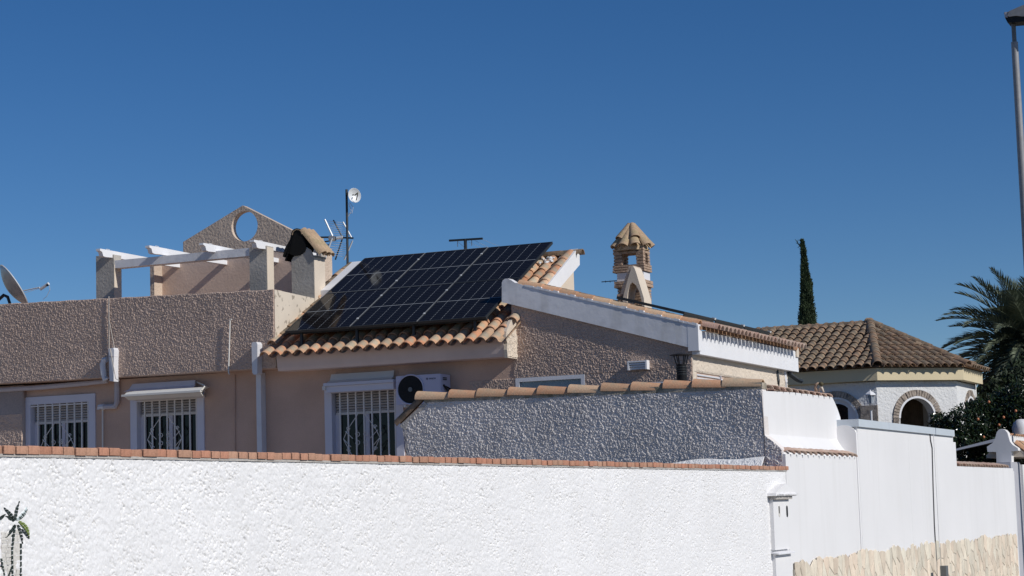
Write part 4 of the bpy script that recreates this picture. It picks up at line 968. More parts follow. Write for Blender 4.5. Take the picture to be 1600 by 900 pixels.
# ------------------------------------------------------------------ antennas and dishes
AYY = 30.75
def q3(x, y, Y=AYY): return Vector(aY(x, y, Y))
an = thing('tv_antenna', 'tall mast with a spiky TV antenna and a small white dish at its top', 'antenna', tuple(q3(543, 405)))
MB().tube([q3(541.5, 296), q3(542.5, 360), q3(543.5, 440)], .022, 6).build('mast', M['darkmetal'], an)
dc = q3(554.5, 305, AYY - .1); dn = Vector((.85, -.5, .05)).normalized()
dsh = MB().lathe(dc - dn * .03, [(0, -.04), (.08, -.025), (.125, .01), (.132, .02), (.128, .022), (.08, -.015), (0, -.03)], 20, dn)
do = dsh.build('dish', M['alu'], an, smooth=SM)
MB().bar(dc, dc + dn * .1 + Vector((0, 0, .02)), .012).bar(dc + dn * .1, dc + dn * .04 + Vector((0, 0, -.1)), .009).build('feed_horn', M['palmdry'], do)
MB().bar(q3(543, 303), dc - dn * .06, .03, 6).build('dish_mount', M['darkmetal'], an)
MB().tube([q3(546, 316), q3(552, 324), q3(550, 333), q3(545, 334)], .005, 4).tube([q3(545, 318), q3(549, 330), q3(544, 338)], .006, 4).build('cable', M['pvc'], an)
def el(name, pts, r, m_, y2=None): 
    MB().tube([q3(x, y, AYY + (y2 or 0)) for x, y in pts], r, 5).build(name, m_, an)
el('boom', [(490, 371), (516, 370.5), (552, 372)], .016, M['darkmetal'])
el('boom_box', [(515, 372), (524, 373)], .05, M['metal'])
el('clamp', [(526, 372), (536, 371)], .03, M['alu'])
el('reflector_arm', [(507.5, 343), (519.5, 369)], .016, M['alu'], -.3); el('reflector_arm', [(519, 372), (514, 386), (508, 404)], .016, M['alu'], -.3)
el('dipole', [(521, 344), (535, 371)], .013, M['darkmetal'], .1); el('dipole', [(535, 373), (524, 406)], .013, M['darkmetal'], .1)
el('reflector_arm', [(536, 347), (549, 371)], .014, M['alu'], .35); el('reflector_arm', [(551, 376), (544, 392), (538, 406)], .014, M['alu'], .35)
for i in range(7):
    t = i / 7; xa = 509 + t * 9; el('wire', [(xa, 345 + t * 24), (xa + 27 - t * 2, 348 + t * 24)], .0035, M['alu'])
    xa = 518 - t * 8; el('wire', [(xa, 378 + t * 24), (xa + 26, 380 + t * 24)], .0035, M['alu'])
el('director', [(500, 379), (515, 376.5)], .012, M['darkmetal']); el('director', [(500, 371.5), (515, 371)], .01, M['darkmetal']); el('director', [(503, 385), (515, 382)], .01, M['darkmetal'])
# flat panel antenna behind the ridge
a2 = thing('bar_antenna', 'dark T shaped antenna rising behind the solar panel ridge', 'antenna', tuple(q3(727, 395, 31.2)))
Q = lambda x, y: q3(x, y, 31.2)
MB().bar(Q(727, 374), Q(728, 405), .03, 8).build('mast', M['darkmetal'], a2)
MB().tube([Q(702, 376), Q(754, 372.8)], .024, 4).build('cross_bar', M['darkmetal'], a2)
for (xx, yy) in ((715, 376.5), (737, 375.2)): MB().tube([Q(xx, yy), Q(xx, yy + 9)], .007, 4).build('hanger', M['metal'], a2)
for (xa, ya, xb, yb_) in ((753, 374, 788, 388), (742, 376, 768, 389), (732, 378, 757, 390), (716, 378, 727, 388)): MB().bar(Q(xa, ya), Q(xb, yb_), .0035, 4).build('guy_wire', M['alu'], a2)
# small antenna beside the brick chimney
a3 = thing('small_antenna', 'small thin antenna left of the ornate brick chimney', 'antenna', tuple(q3(968, 460, 31.5)))
Q = lambda x, y: q3(x, y, 31.5)
MB().bar(Q(969, 424), Q(970, 470), .014, 6).build('mast', M['metal'], a3)
MB().bar(Q(940, 440.5), Q(970, 438), .008, 5).build('boom', M['darkmetal'], a3)
MB().bar(Q(964, 425), Q(969, 435), .009, 5).bar(Q(969, 440), Q(965, 448), .009, 5).build('element', M['darkmetal'], a3)
for xx in (946, 953, 960): MB().bar(Q(xx, 438.4), Q(xx + .4, 441.6), .005, 4).build('element', M['darkmetal'], a3)
# big satellite dish on the terrace at far left
sd_ = thing('satellite_dish', 'grey satellite dish leaning over the parapet at far left', 'satellite dish', tuple(aY(5, 475, 28.3)))
DY = 28.3; tA = Vector(aY(1, 421, DY)); tB = Vector(aY(42, 471, DY)); cc = (tA + tB) / 2; ax_v = (tB - tA).normalized(); dn = Vector((ax_v.z * -1, 0, ax_v.x)); dn = dn if dn.x > 0 else -dn
dn = (dn + Vector((0, .75, 0))).normalized(); rr = (tB - tA).length / 2
prof_ = [(0, -.13)] + [(rr * s_, -.13 + .13 * s_ * s_) for s_ in (.3, .5, .7, .85, 1)] + [(rr * 1.01, .008), (rr * .98, .012)] + [(rr * s_, -.11 + .12 * s_ * s_) for s_ in (.85, .6, .3)] + [(0, -.11)]
MB().lathe(cc, prof_, 32, dn).build('reflector', M['metal'], sd_, smooth=SM)
MB().lathe(cc, [(rr * .985, -.006), (rr * 1.02, -.002), (rr * 1.02, .012), (rr * .985, .014)], 40, dn).build('rim', M['alu'], sd_, smooth=SM)
Q = lambda x, y: q3(x, y, DY - .02)
MB().bar(Q(31, 455.5), Q(62, 449), .011, 6).bar(Q(33, 459), Q(62, 450.5), .005, 4).build('feed_arm', M['alu'], sd_)
MB().bar(Q(63, 452), Q(76, 443), .028, 8).build('receiver', M['alu'], sd_); MB().bar(Q(73, 445.5), Q(75.8, 443.4), .029, 8).build('receiver_cap', M['black'], sd_)
MB().tube([Q(77, 446), Q(78, 453), Q(73, 463), Q(67, 468)], .004, 4).build('cable', M['rope'], sd_)
MB().tube([Q(-4, 470), Q(6, 461), Q(12, 464), Q(16, 476)], .03, 6).build('mount', M['darkmetal'], sd_)

# ------------------------------------------------------------------ arcaded white house behind, hipped brown tile roof
H2Y = 46.0
h2 = thing('arcade_house', 'white arcaded bungalow with a hipped brown tile roof behind the garden wall', 'house', (-12, H2Y + 1, 0))
E1 = Vector(aY(1371, 573, H2Y)); ez = E1.z
def proj(p):
    v_ = np.array(p) - CAM; return 800 + F * (v_ @ RT) / (v_ @ FW), 450 - F * (v_ @ UP) / (v_ @ FW)
s2 = min(np.arange(1.6, 4, .01), key=lambda s_: abs(proj(E1 + Vector((.7071, .7071, 0)) * s_)[0] - 1510))
E2 = E1 + Vector((.7071, .7071, 0)) * s2; E3 = E2 + Vector((0, s2 * 1.0, 0)); R8 = 1.307 * s2
AP = Vector(aY(1359, 507, H2Y + R8 * .924)); 
E0 = E1 + Vector((-6, 0, 0)); AL = AP + Vector((-6, 0, 0))
rb = MB(); B1 = Vector((AP.x, AP.y + R8, ez)); E4 = E3 + Vector((-.7071, .7071, 0)) * s2
dz = Vector((0, 0, -.05))
rb.add([E0, E1, E2, E3, E4, AP, AL, (E0.x, E4.y, ez)], [(0, 1, 5, 6), (1, 2, 5), (2, 3, 5), (3, 4, 5), (4, 7, 6, 5), (0, 6, 7), (0, 7, 4, 3, 2, 1)]).build('roof_deck', M['channel'], h2)
ot = barrel(.108, .085, .46, 'roof_tile', M['oldtile'], 7)
P8 = .2
def tile_face(A, B, TL, TR, pitch, expo, name='roof_tile', over=.1, maxn=999, xlim=None):
    """fill the roof plane A-B (eave) up to TL-TR (top edge) with barrel tiles"""
    A, B, TL, TR = map(Vector, (A, B, TL, TR)); e = (B - A).normalized(); nrm_ = (B - A).cross(TR - A).normalized(); nrm_ = nrm_ if nrm_.z > 0 else -nrm_
    up_ = nrm_.cross(e).normalized(); up_ = up_ if up_.z > 0 else -up_
    W_ = (B - A).length; H_ = (TR - A).dot(up_); l_x = (TL - A).dot(e); r_x = (TR - A).dot(e); n = int(W_ / pitch)
    for i in range(n + 1):
        x_ = i * W_ / n
        hL = H_ * min(1, x_ / l_x) if l_x > .01 else H_; hR = H_ * min(1, (W_ - x_) / (W_ - r_x)) if W_ - r_x > .01 else H_
        h_ = min(hL, hR)
        d = -over
        while d < h_ - .15:
            org = A + e * x_ + up_ * d + nrm_ * .03
            if xlim is None or org.x > xlim: link(name, ot, h2, mw=jig(frame_m(org, up_ - nrm_ * .045, nrm_), .02, .008))
            d += expo
tile_face(E0, E1, AL, AP, .215, .33, xlim=E1.x - 5.6)
tile_face(E1, E2, AP, AP, .215, .33)
tile_face(E2, E3, AP, AP, .24, .36)
ht = barrel(.12, .11, .46, 'ridge_tile', M['oldtile'], 8)
def ridge(a, b, ex=.40):
    a, b = Vector(a), Vector(b); d = (b - a).normalized(); n = int((b - a).length / ex)
    for i in range(n + 1): link('ridge_tile', ht, h2, mw=jig(frame_m(a + d * (i * ((b - a).length - .36) / n) + Vector((0, 0, .05)), d + Vector((0, 0, -.02)), (0, 0, 1)), .02, .006))
ridge(E1 + Vector((.02, -.06, -.02)), AP, .40); ridge(E2 + Vector((.06, -.02, -.02)), AP, .40); ridge(AP + Vector((-5.2, 0, -.05)), AP + Vector((0, 0, -.05)), .42); pass
MB().lathe(AP + Vector((0, 0, .02)), [(.16, -.1), (.14, .05), (.08, .12), (0, .14)], 10).build('roof_knob', M['oldtile'], h2, smooth=True)
# cream fascia band
def band(p0, p1, n0, z0, z1, off, th, m_, name):
    p0, p1 = Vector(p0), Vector(p1); d = (p1 - p0).normalized(); nn = Vector((d.y, -d.x, 0))
    a = p0 + nn * (-off); b = p1 + nn * (-off); c = b - nn * th; e = a - nn * th
    vs = [(v_.x, v_.y, z) for z in (z0, z1) for v_ in (a, b, c, e)]
    MB().add(vs, [(0, 3, 2, 1), (4, 5, 6, 7), (0, 1, 5, 4), (1, 2, 6, 5), (2, 3, 7, 6), (3, 0, 4, 7)]).build(name, m_, h2)
zf0 = ez - .31; zf1 = ez - .02
of = .10
def inset(o): 
    k1 = o / cos(radians(22.5)); return (E0 + Vector((0, o, 0)), E1 + Vector((-.383, .924, 0)) * k1, E2 + Vector((-.924, .383, 0)) * k1, E3 + Vector((-.924, -.383, 0)) * k1)
def ringband(o, z0, z1, m_, name, th=.18):
    outer = inset(o); inner = inset(o + th)
    pts = [p.to_2d() for p in outer] + [p.to_2d() for p in inner[::-1]]
    MB().prism([tuple(p) for p in pts], 2, z0, z1).build(name, m_, h2)
ringband(.09, zf0, zf1, M['yellow'], 'fascia', .5)
# arcade walls with arches
iw = inset(.28)
def arch_wall(p0, p1, cxf, rad, zc_, ztop, zbot, th=.25, second=None):
    """wall from p0 to p1 with an arch centred at fraction cxf"""
    d = (p1 - p0); L = d.length; d.normalize(); c = cxf * L
    prof_ = [(0, zbot), (0, ztop), (L, ztop), (L, zbot), (c + rad, zbot)] + [(c + rad * cos(t), zc_ + rad * sin(t)) for t in np.linspace(0, pi, 21)] + [(c - rad, zbot)]
    nn = Vector((-d.y, d.x, 0)); n = len(prof_)
    def P(s_, z, o): v_ = p0 + d * s_ + nn * o; return (v_.x, v_.y, z)
    vs = [P(a, z, 0) for a, z in prof_] + [P(a, z, th) for a, z in prof_]
    fs = [tuple(range(n)), tuple(range(2 * n - 1, n - 1, -1))] + [(i, n + i, n + (i + 1) % n, (i + 1) % n) for i in range(n)]
    wl = MB().add(vs, fs).build('arcade_wall', M['cladwall'], h2)
    # brick ring
    mbv = MB(); nv = 26; r0, r1 = rad + .05, rad + .20
    for i in range(-6, nv + 6):
        if 0 <= i < nv:
            t0, t1 = pi * i / nv + .012, pi * (i + 1) / nv - .012; o = random.uniform(.02, .045)
            q = [(c + r0 * cos(t0), zc_ + r0 * sin(t0)), (c + r1 * cos(t0), zc_ + r1 * sin(t0)), (c + r1 * cos(t1), zc_ + r1 * sin(t1)), (c + r0 * cos(t1), zc_ + r0 * sin(t1))]
        else:
            j = (-i if i < 0 else i - nv + 1); sg = 1 if i < 0 else -1; h_ = .09; o = random.uniform(.02, .045)
            za, zb_ = zc_ - j * h_ + .006, zc_ - (j - 1) * h_ - .006; q = [(c + sg * r0, za), (c + sg * r1, za), (c + sg * r1, zb_), (c + sg * r0, zb_)]
        vs = [P(a, z, -o) for a, z in q] + [P(a, z, .02) for a, z in q]
        mbv.add(vs, [(0, 1, 2, 3), (4, 7, 6, 5), (0, 4, 5, 1), (1, 5, 6, 2), (2, 6, 7, 3), (3, 7, 4, 0)])
    mbv.build('arch_bricks', M['archstone'], wl, kind='stuff')
    # white ring moulding
    mr = MB(); 
    ra, rb_ = rad - .0, rad + .05
    for i in range(20):
        t0, t1 = pi * i / 20, pi * (i + 1) / 20
        q = [(c + ra * cos(t0), zc_ + ra * sin(t0)), (c + rb_ * cos(t0), zc_ + rb_ * sin(t0)), (c + rb_ * cos(t1), zc_ + rb_ * sin(t1)), (c + ra * cos(t1), zc_ + ra * sin(t1))]
        vs = [P(a, z, -.03) for a, z in q] + [P(a, z, .02) for a, z in q]; mr.add(vs, [(0, 1, 2, 3), (4, 7, 6, 5), (0, 4, 5, 1), (1, 5, 6, 2), (2, 6, 7, 3), (3, 7, 4, 0)])
    mr.build('arch_moulding', M['white'], wl)
    return wl, P, c
def pl_int(px, py, p0, p1):
    d = (p1 - p0); nn = Vector((d.y, -d.x, 0)).normalized(); r_ = Vector(ray(px, py)); t = (p0 - Vector(CAM)).dot(nn) / r_.dot(nn); return Vector(CAM) + r_ * t
W_a, W_b, W_c, W_d = [Vector((p.x, p.y, 0)) for p in iw]; W_a = W_b + Vector((-6, 0, 0))
ztop = zf0 + .02
def archp(pxl, pxr, pytop, py, p0, p1):
    l = pl_int(pxl, py, p0, p1); r = pl_int(pxr, py, p0, p1); t = pl_int((pxl + pxr) / 2, pytop, p0, p1); L = (p1 - p0).length; d = (p1 - p0).normalized()
    c = ((l + r) / 2 - p0).dot(d) / L; rad = (r - l).length / 2; return c, rad, t.z - rad
c, rad, zc_ = archp(1263, 1352, 611, 650, W_a, W_b); rad -= .20; 
wl, P, cc_ = arch_wall(W_a, W_b, c, rad, zc_ , ztop, 0)
# glazed window set in the front arch
gl_ = MB(); q = [(cc_ - rad, 0.)] + [(cc_ + rad * cos(t), zc_ + rad * sin(t)) for t in np.linspace(pi, 0, 20)] + [(cc_ + rad, 0.)]
n = len(q); gl_.add([P(a, z, .12) for a, z in q], [tuple(range(n))[::-1]]).build('glass', M['glass'], wl)
fr2 = MB()
for i in range(20):
    t0, t1 = pi * i / 20, pi * (i + 1) / 20
    ra = rad - .10; qq = [(cc_ + ra * cos(t0), zc_ + ra * sin(t0)), (cc_ + rad * cos(t0), zc_ + rad * sin(t0)), (cc_ + rad * cos(t1), zc_ + rad * sin(t1)), (cc_ + ra * cos(t1), zc_ + ra * sin(t1))]
    fr2.add([P(a, z, .04) for a, z in qq] + [P(a, z, .11) for a, z in qq], [(0, 1, 2, 3), (4, 7, 6, 5), (0, 4, 5, 1), (1, 5, 6, 2), (2, 6, 7, 3), (3, 7, 4, 0)])
xm = (pl_int(1328.5, 650, W_a, W_b) - W_a).dot((W_b - W_a).normalized())
for xx in (xm, cc_ - rad * .35):
    qq = [(xx - .06, 0), (xx + .06, 0), (xx + .06, zc_ + sqrt(max(0, rad ** 2 - (xx - cc_) ** 2)) - .02), (xx - .06, zc_ + sqrt(max(0, rad ** 2 - (xx - cc_) ** 2)) - .02)]
    fr2.add([P(a, z, .05) for a, z in qq] + [P(a, z, .11) for a, z in qq], [(0, 1, 2, 3), (4, 7, 6, 5), (0, 4, 5, 1), (1, 5, 6, 2), (2, 6, 7, 3), (3, 7, 4, 0)])
fr2.build('window_frame', M['whitetrim'], wl)
c, rad, zc_ = archp(1395, 1471, 609, 650, W_b, W_c); rad -= .20
arch_wall(W_b, W_c, c, rad, zc_, ztop, 0)
c, rad, zc_ = archp(1507, 1527, 613, 650, W_c, W_d); rad = max(rad - .15, .25)
wl3, P3, c3 = arch_wall(W_c, W_d, c, rad, zc_, ztop, 0)
qq = [(c3 - .05, 0), (c3 + .05, 0), (c3 + .05, zc_ + rad), (c3 - .05, zc_ + rad)]
MB().add([P3(a, z, .05) for a, z in qq] + [P3(a, z, .1) for a, z in qq], [(0, 1, 2, 3), (4, 7, 6, 5), (0, 4, 5, 1), (1, 5, 6, 2), (2, 6, 7, 3), (3, 7, 4, 0)]).build('mullion', M['whitetrim'], wl3)
# porch interior, dark back wall
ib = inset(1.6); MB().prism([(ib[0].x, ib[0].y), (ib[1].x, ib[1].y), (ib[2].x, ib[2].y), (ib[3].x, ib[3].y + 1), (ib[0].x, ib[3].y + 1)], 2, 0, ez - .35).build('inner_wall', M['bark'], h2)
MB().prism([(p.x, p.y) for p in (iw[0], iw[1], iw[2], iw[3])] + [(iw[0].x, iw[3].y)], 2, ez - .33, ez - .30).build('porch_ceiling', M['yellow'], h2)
ie = W_d; MB().box(-16, W_d.x, W_d.y - .02, W_d.y + .2, 0, ztop - .01).build('rear_wall', M['cladwall'], h2)
# rough stone column base near the lamp
sc0 = pl_int(1346, 650, W_a, W_b); 
MB().box(sc0.x, W_b.x + .01, W_b.y - .06, W_b.y - .0, 0, pl_int(1350, 634, W_a, W_b).z).build('stone_facing', M['archstone'], h2)
# ------------------------------------------------------------------ garden lamp
gY = 43.0
gl2 = thing('garden_lamp', 'white six sided garden lantern on a thin post before the arcaded house', 'lamp', tuple(Vector(aY(1361, 670, gY)) * 1.0))
b_ = Vector(aY(1362, 660, gY)); top = Vector(aY(1360, 611, gY))
MB().lathe((b_.x, gY, 0), [(.06, GZ), (.03, .3), (.022, .8), (.022, b_.z + .25), (.04, b_.z + .27)], 8).build('post', M['whitetrim'], gl2)
zl0 = aY(1360, 630.5, gY)[2]; zl1 = aY(1360, 617, gY)[2]
MB().lathe((b_.x, gY, 0), [(.0, zl0 - .02), (.05, zl0 - .02), (.07, zl0)], 6).build('lantern_base', M['white'], gl2)
MB().lathe((b_.x, gY, 0), [(.055, zl0), (.085, zl1)], 6).build('lantern_glass', M['greyglass'], gl2)
for i in range(6):
    a = pi / 3 * i; MB().bar((b_.x + .062 * cos(a), gY + .062 * sin(a), zl0), (b_.x + .095 * cos(a), gY + .095 * sin(a), zl1), .011, 4).build('lantern_rib', M['white'], gl2)
MB().lathe((b_.x, gY, 0), [(.13, zl1 - .01), (.125, zl1 + .015), (.07, zl1 + .06), (.02, zl1 + .085), (.02, zl1 + .1), (.0, zl1 + .12)], 6).build('lantern_roof', M['white'], gl2)
# ornament on the coping (small curved finial)
oY = 29.2
orn = thing('scroll_ornament', 'small curled pale ornament standing on the pinkish wall tiles', 'ornament', tuple(aY(1280, 613, oY)))
Qo = lambda x, y: q3(x, y, oY)
MB().tube([Qo(1276, 612), Qo(1274.5, 606), Qo(1275.5, 600), Qo(1279, 598)], [.03, .025, .02, .012], 7).build('curl', M['oldbrick'], orn, smooth=True)
MB().tube([Qo(1280, 612), Qo(1281, 606), Qo(1284, 605.5), Qo(1287, 613)], [.012, .02, .02, .014], 7).build('base', M['sidewall'], orn, smooth=True)
MB().lathe(Qo(1283, 600), [(0, -.035), (.028, -.02), (.035, 0), (.028, .02), (0, .035)], 10).build('ball', M['palmdry'], orn, smooth=True)

# ------------------------------------------------------------------ gate porch at right edge
gY0 = 43.2
gp_ = thing('gate_porch', 'white gate pier with a bell shaped head carrying a small tiled canopy', 'gateway', tuple(aY(1565, 735, gY0) * np.array([1, 1, 0])))
def gq(x, y): return tuple(aY(x, y, gY0)[[0, 2]])
pf = [(1557, 760), (1556.5, 706), (1543, 706), (1542, 698), (1545, 696), (1551, 692), (1554, 688), (1556, 681), (1557.5, 675), (1561, 671), (1565, 670), (1570, 671.5), (1574, 676), (1576, 683), (1578, 690), (1582, 695), (1590, 700), (1591, 704), (1580, 705), (1579.5, 760)]
pp = [gq(x, y) for x, y in pf]; pp[0] = (pp[0][0], 1.0); pp[-1] = (pp[-1][0], 1.0)
MB().prism(pp, 1, gY0, gY0 + .28).build('bell_pier', M['nwall'], gp_, smooth=SM)
xr = gq(1567, 690)[0]; zr = gq(1567, 682)[1]
MB().box(xr - .08, xr + .12, gY0 + .28, gY0 + 4, gq(1570, 690)[1] - .02, gq(1570, 678)[1]).build('ridge_wall', M['nwall'], gp_)
for sgn in (-1, 1):
    MB().prism([(xr + sgn * .1, zr - .1), (xr + sgn * .42, zr - .38), (xr + sgn * .42, zr - .44), (xr, zr - .44), (xr, zr - .1)], 1, gY0 + .28, gY0 + 4).build('canopy_slope', M['sidewall'], gp_)
gtt = barrel(.10, .085, .36, 'canopy_tile', M['copingtile'], 6)
for i in range(16):
    yy = gY0 + .36 + i * .23
    link('canopy_tile', gtt, gp_, mw=jig(frame_m((xr + .46, yy, zr - .37), (-.35, 0, .30), (.6, 0, .8)), .02, .005))
    link('canopy_tile', gtt, gp_, mw=jig(frame_m((xr + .17, yy, zr + .02), (-.36, 0, .02), (0, 0, 1)), .02, .005) @ Matrix.Diagonal((1, .9, .5, 1)))
yW = aX(1585, 760, WX)[1]
MB().box(WX - .28, WX + .01, yE, yW, GZ, 2.1).build('return_wall', M['nwall'], gp_)
pgx = aX(1592, 800, WX - .05)
MB().box(WX - .35, WX - .05, yW + .0, yW + 1.1, GZ, 2.3).build('grey_upright', M['midgrey'], gp_)  # plain mid-grey upright beyond the end of the wall
MB().box(WX - .3, WX + .0, yW + 1.1, yW + 3, GZ, 2.25).build('gate_wing', M['nwall'], gp_)
MB().lathe(tuple(aY(1596, 672, gY0 + 2.5)), [(.2, -.1), (.21, .05), (.17, .17), (.08, .24), (0, .25)], 12).build('grey_knob', M['fascia'], gp_, smooth=True)
cpy = thing('canopy', 'thin white edged canopy jutting left of the bell shaped gate pier', 'canopy', tuple(aY(1520, 695, 44.5)))
ca, cb_, cc2, cd2 = [tuple(aY(x, y, 44.5)[[0, 2]]) for x, y in ((1490, 702), (1556, 685), (1556, 690), (1490, 705))]
MB().prism([ca, cb_, cc2, cd2], 1, 44.5, 44.56).build('edge_board', M['whitetrim'], cpy)
MB().prism([(ca[0], ca[1] - .01), (cb_[0], cb_[1] - .01), (cc2[0], cc2[1] + .01), (cd2[0], cd2[1])], 1, 44.565, 46).build('canopy_sheet', M['bark'], cpy)

# ------------------------------------------------------------------ street lamp
lY = 43.6
lt = Vector(aY(1583.5, 38, lY)); lm = thing('street_lamp', 'tall grey street lamp pole with a flat head at the upper right', 'street lamp', (lt.x, lY, .13))
MB().lathe((lt.x, lY, 0), [(.13, GZ), (.10, 1.5), (.075, lt.z - .8), (.075, lt.z - .40)], 14).build('pole', M['lampgrey'], lm, smooth=SM)
MB().lathe((lt.x, lY, 0), [(.048, lt.z - .5), (.048, lt.z + .02)], 12).build('spigot', M['polegrey'], lm, smooth=SM)
hL = [tuple(aY(x, y, lY)[[0, 2]]) for x, y in ((1571, 23), (1574, 33), (1577, 38.5), (1650, 33), (1660, 20), (1650, -8), (1600, 12), (1576, 21.5))]
MB().prism(hL[:5] + [(hL[5][0], hL[5][1] - .2)], 1, lY - .2, lY + .2).build('head_tray', M['black'], lm)
h2l = [tuple(aY(x, y, lY)[[0, 2]]) for x, y in ((1577, 28), (1580, 29.5), (1590, 28), (1600, 29), (1655, 24), (1655, -8), (1600, 12), (1579, 21))]
MB().prism(h2l, 1, lY - .23, lY + .23).build('head_cover', M['lampgrey'], lm)
pc = aY(1575.5, 26, lY); MB().box(pc[0] - .045, pc[0] + .02, lY - .21, lY + .21, pc[2] - .06, pc[2] + .06).build('end_cap', M['midgrey'], lm)

# ------------------------------------------------------------------ vegetation
def leaves(centers, size, aspect, dirs=None, seed=0):
    """numpy bunch of small folded leaf faces around given centres"""
    r = np.random.default_rng(seed); n = len(centers); c = np.array(centers)
    d = r.normal(size=(n, 3)) if dirs is None else np.array(dirs) + r.normal(size=(n, 3)) * .35
    d /= np.linalg.norm(d, axis=1)[:, None]; o = r.normal(size=(n, 3)); s_ = np.cross(d, o); s_ /= np.linalg.norm(s_, axis=1)[:, None]
    sz = size * r.uniform(.6, 1.3, n)[:, None]; nrm_ = np.cross(d, s_)
    a = c; b = c + d * sz * .5 + s_ * sz * aspect + nrm_ * sz * .1; e = c + d * sz; f = c + d * sz * .5 - s_ * sz * aspect + nrm_ * sz * .1
    V = np.stack([a, b, e, f], 1).reshape(-1, 3); I = np.arange(n) * 4
    mb = MB(); mb.v = list(map(tuple, V.tolist())); mb.f = list(zip(I.tolist(), (I + 1).tolist(), (I + 2).tolist(), (I + 3).tolist())); return mb
# cypress
cY = 66.0
cb0 = Vector(aY(1262, 512, cY)); ctp = Vector(aY(1253, 378, cY)); pxm = cb0.x
cy_ = thing('cypress_tree', 'slim dark cypress with a bent tip behind the brown tile roof', 'tree', (float(cb0.x), cY, 0))
H_ = ctp.z; hb = cb0.z - 3.5
def cyp_c(z):
    # centre line and radius as measured at several heights
    zz = [0, 2.5, cb0.z, aY(1260, 470, cY)[2], aY(1259, 445, cY)[2], aY(1257.5, 425, cY)[2], aY(1256, 405, cY)[2], aY(1254.5, 390, cY)[2], aY(1254, 379, cY)[2]]
    xx = [cb0.x, cb0.x, cb0.x, aY(1261, 470, cY)[0], aY(1260, 445, cY)[0], aY(1257.5, 425, cY)[0], aY(1256.5, 405, cY)[0], aY(1254.8, 390, cY)[0], aY(1253.5, 379, cY)[0]]
    rr_ = [.1, .45, .35, .27, .19, .11, .05, .035, .01]
    s_ = 1.03
    return np.interp(z, zz, xx), np.interp(z, zz, rr_) * .80 * s_
n = 17000; z = rng.uniform(.6, H_, n) ; z = np.where(rng.random(n) < .6, rng.uniform(cb0.z - .8, H_, n), z); a = rng.uniform(0, 2 * pi, n); xc, rc = cyp_c(z)
kk = np.sqrt(rng.uniform(.15, 1, n)) * (1 + .22 * np.sin(a * 3 + z * 2.3) * np.sin(z * 5 + a)); C = np.stack([xc + rc * kk * np.cos(a), cY + rc * kk * np.sin(a), z], 1)
D = np.stack([np.cos(a) * .35, np.sin(a) * .35, np.ones(n)], 1)
lv = leaves(C, .12, .15, D, 3); lv.build('crown', M['cypress'], cy_)
MB().tube([(cb0.x, cY, 0), (cb0.x, cY, 3), (float(cyp_c(cb0.z)[0]), cY, float(cb0.z)), (float(cyp_c(H_ - .3)[0]), cY, H_ - .3)], [.14, .1, .08, .02], 7).build('trunk', M['bark'], cy_)
Qc = lambda x, y: q3(x, y, cY)
tg = MB().tube([Qc(1252, 386), Qc(1248, 382), Qc(1245, 377), Qc(1242.5, 374)], [.025, .02, .015, .008], 5)
tg.tube([Qc(1250, 384), Qc(1246.5, 387)], .012, 4).tube([Qc(1247, 381), Qc(1243.5, 379.5)], .01, 4).tube([Qc(1246, 378), Qc(1247.5, 374.5)], .01, 4)
tg.build('bare_twig', M['cypress'], cy_)
# date palm
pY = 58.0
pc_ = Vector(aY(1612, 535, pY)); pt = thing('date_palm', 'large date palm with arching grey green fronds at the right edge', 'palm tree', (pc_.x, pY, 0))
MB().tube([(pc_.x + .3, pY, 0), (pc_.x + .1, pY, pc_.z * .5), (pc_.x, pY, pc_.z)], [.38, .32, .36], 12).build('trunk', M['bark'], pt)
def frond(az, el_, L, droop, m_, seed, twist=0):
    r = random.Random(seed); mb = MB(); N = 16; pts = []; p = pc_.copy() + Vector((cos(az), sin(az), 0)) * .2; d_el = el_
    for i in range(N + 1):
        pts.append(p.copy()); st = L / N; d_el = el_ - droop * (i / N) ** 1.5; p = p + Vector((cos(az) * cos(d_el), sin(az) * cos(d_el), sin(d_el))) * st
    mb.tube(pts, [.035 * (1 - .8 * i / N) for i in range(N + 1)], 4)
    V = []; Fc = []
    nl = 52
    for i in range(3, nl):
        t = i / nl; f = t * N; j = min(int(f), N - 1); q_ = pts[j].lerp(pts[j + 1], f - j); tan_ = (pts[j + 1] - pts[j]).normalized()
        side = tan_.cross(Vector((0, 0, 1))).normalized(); upv = side.cross(tan_)
        ll = (.62 * sin(pi * min(1, .18 + t * .8)) ** .7) * r.uniform(.85, 1.1)
        for sg in (-1, 1):
            dd = (side * sg * (.75 - .4 * t) + tan_ * (.55 + .5 * t) + upv * r.uniform(.15, .5) - Vector((0, 0, .08))).normalized()
            w_ = tan_ * .030; tip = q_ + dd * ll - Vector((0, 0, .08 * ll)); mid = q_ + dd * ll * .5 + upv * .01
            o = len(V); V += [q_ - w_ * .6, q_ + w_ * .6, mid + w_, tip, mid - w_]; Fc += [(o, o + 1, o + 2, o + 4), (o + 4, o + 2, o + 3)]
    mb.add(V, Fc); mb.build('frond', m_, pt)
rr_ = random.Random(5)
spec = []
for i in range(120):
    ring_ = i / 120; az = i * 2.399963; el_ = radians(80 - 130 * ring_ ** .9) + rr_.uniform(-.08, .08); spec.append((az, el_, rr_.uniform(2.0, 2.7), rr_.uniform(.5, 1.1)))
for i, (az, el_, L, dr) in enumerate(spec):
    frond(az, el_, L, dr, M['palmdry'] if el_ < radians(-22) else M['palmleaf'], i)
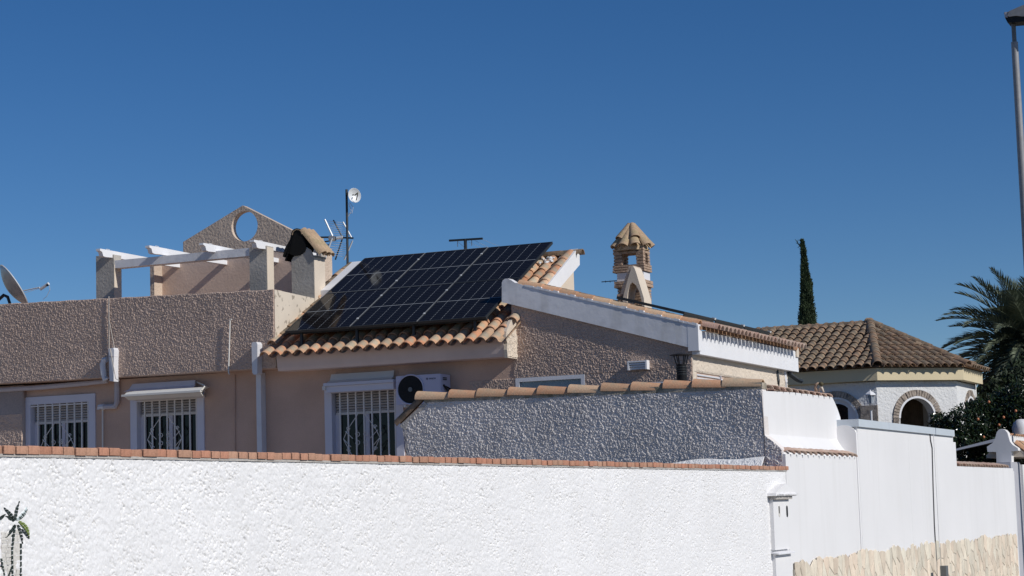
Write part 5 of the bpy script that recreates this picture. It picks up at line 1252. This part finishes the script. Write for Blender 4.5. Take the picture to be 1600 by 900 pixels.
# orange tree behind the low wall
oT = thing('orange_tree', 'dense dark orange tree with small fruit behind the low white wall', 'tree', tuple(aY(1545, 700, 44.0) * np.array([1, 1, 0])))
cl = []
for (px_, py_, Y_, r_) in ((1480, 676, 45.4, .36), (1508, 668, 45.4, .50), (1545, 664, 46.2, .60), (1585, 658, 46.4, .70), (1500, 705, 45.2, .6), (1540, 705, 45.8, .7), (1580, 700, 46.4, .7), (1530, 652, 46.0, .42), (1570, 642, 46.6, .5), (1610, 645, 46.6, .8), (1466, 660, 45.4, .22), (1600, 695, 47, .7)):
    cl.append((Vector(aY(px_, py_, Y_)), r_))
C = []
for c_, r_ in cl:
    n = int(2600 * r_ * r_ / .4); v_ = rng.normal(size=(n, 3)); v_ /= np.linalg.norm(v_, axis=1)[:, None]; rad_ = r_ * rng.uniform(.25, 1.08, n) ** .45
    v_ = v_ * rad_[:, None]; keep = noise2(v_[:, 0] * 4 + c_.x * 3, v_[:, 2] * 4 + v_[:, 1] * 3, 4) > .22; C.append((v_ + np.array(c_))[keep])
C = np.concatenate(C); leaves(C, .10, .24, None, 9).build('crown', M['orangeleaf'], oT)
tr = MB(); b0_ = Vector((cl[5][0].x, cl[5][0].y, 0)); tr.tube([b0_, b0_ + Vector((0, 0, 1.2))], [.14, .11], 8)
for c_, r_ in cl: tr.tube([b0_ + Vector((0, 0, 1.1)), (b0_ + Vector((0, 0, 1.3)) + c_) / 2, c_], [.07, .04, .015], 5)
tr.build('trunk', M['bark'], oT)
for (px_, py_) in ((1545, 628), (1587, 642), (1561, 664), (1537, 683), (1568, 652), (1528, 655)):
    o = Vector(aY(px_, py_, 45.1 if px_ < 1555 else 45.5)); MB().lathe(o, [(0, -.034), (.024, -.024), (.034, 0), (.024, .024), (0, .034)], 8).build('orange', M['orange'], oT, smooth=True)
# dark tree filling the shade under the palm
dk = thing('shade_tree', 'dark dense tree in the shade below the date palm', 'tree', tuple(aY(1590, 640, 50.) * np.array([1, 1, 0])))
C = []
for (px_, py_, Y_, r_) in ((1578, 618, 51, .65), (1602, 610, 52, .8), (1560, 640, 50.5, .7), (1600, 645, 51, 1.0), (1625, 610, 53, 1.0), (1540, 660, 50, .6), (1540, 690, 50, .8), (1580, 680, 50, 1.)):
    c_ = np.array(aY(px_, py_, Y_)); n = int(2200 * r_ * r_); v_ = rng.normal(size=(n, 3)); v_ /= np.linalg.norm(v_, axis=1)[:, None]; C.append(v_ * (r_ * rng.uniform(.2, 1.1, n) ** .5)[:, None] + c_)
C = np.concatenate(C); leaves(C, .16, .25, None, 12).build('crown', M['hedge'], dk)
b0_ = Vector(aY(1590, 640, 51.)); MB().tube([(b0_.x, b0_.y, 0), (b0_.x, b0_.y, b0_.z)], [.2, .08], 8).build('trunk', M['bark'], dk)
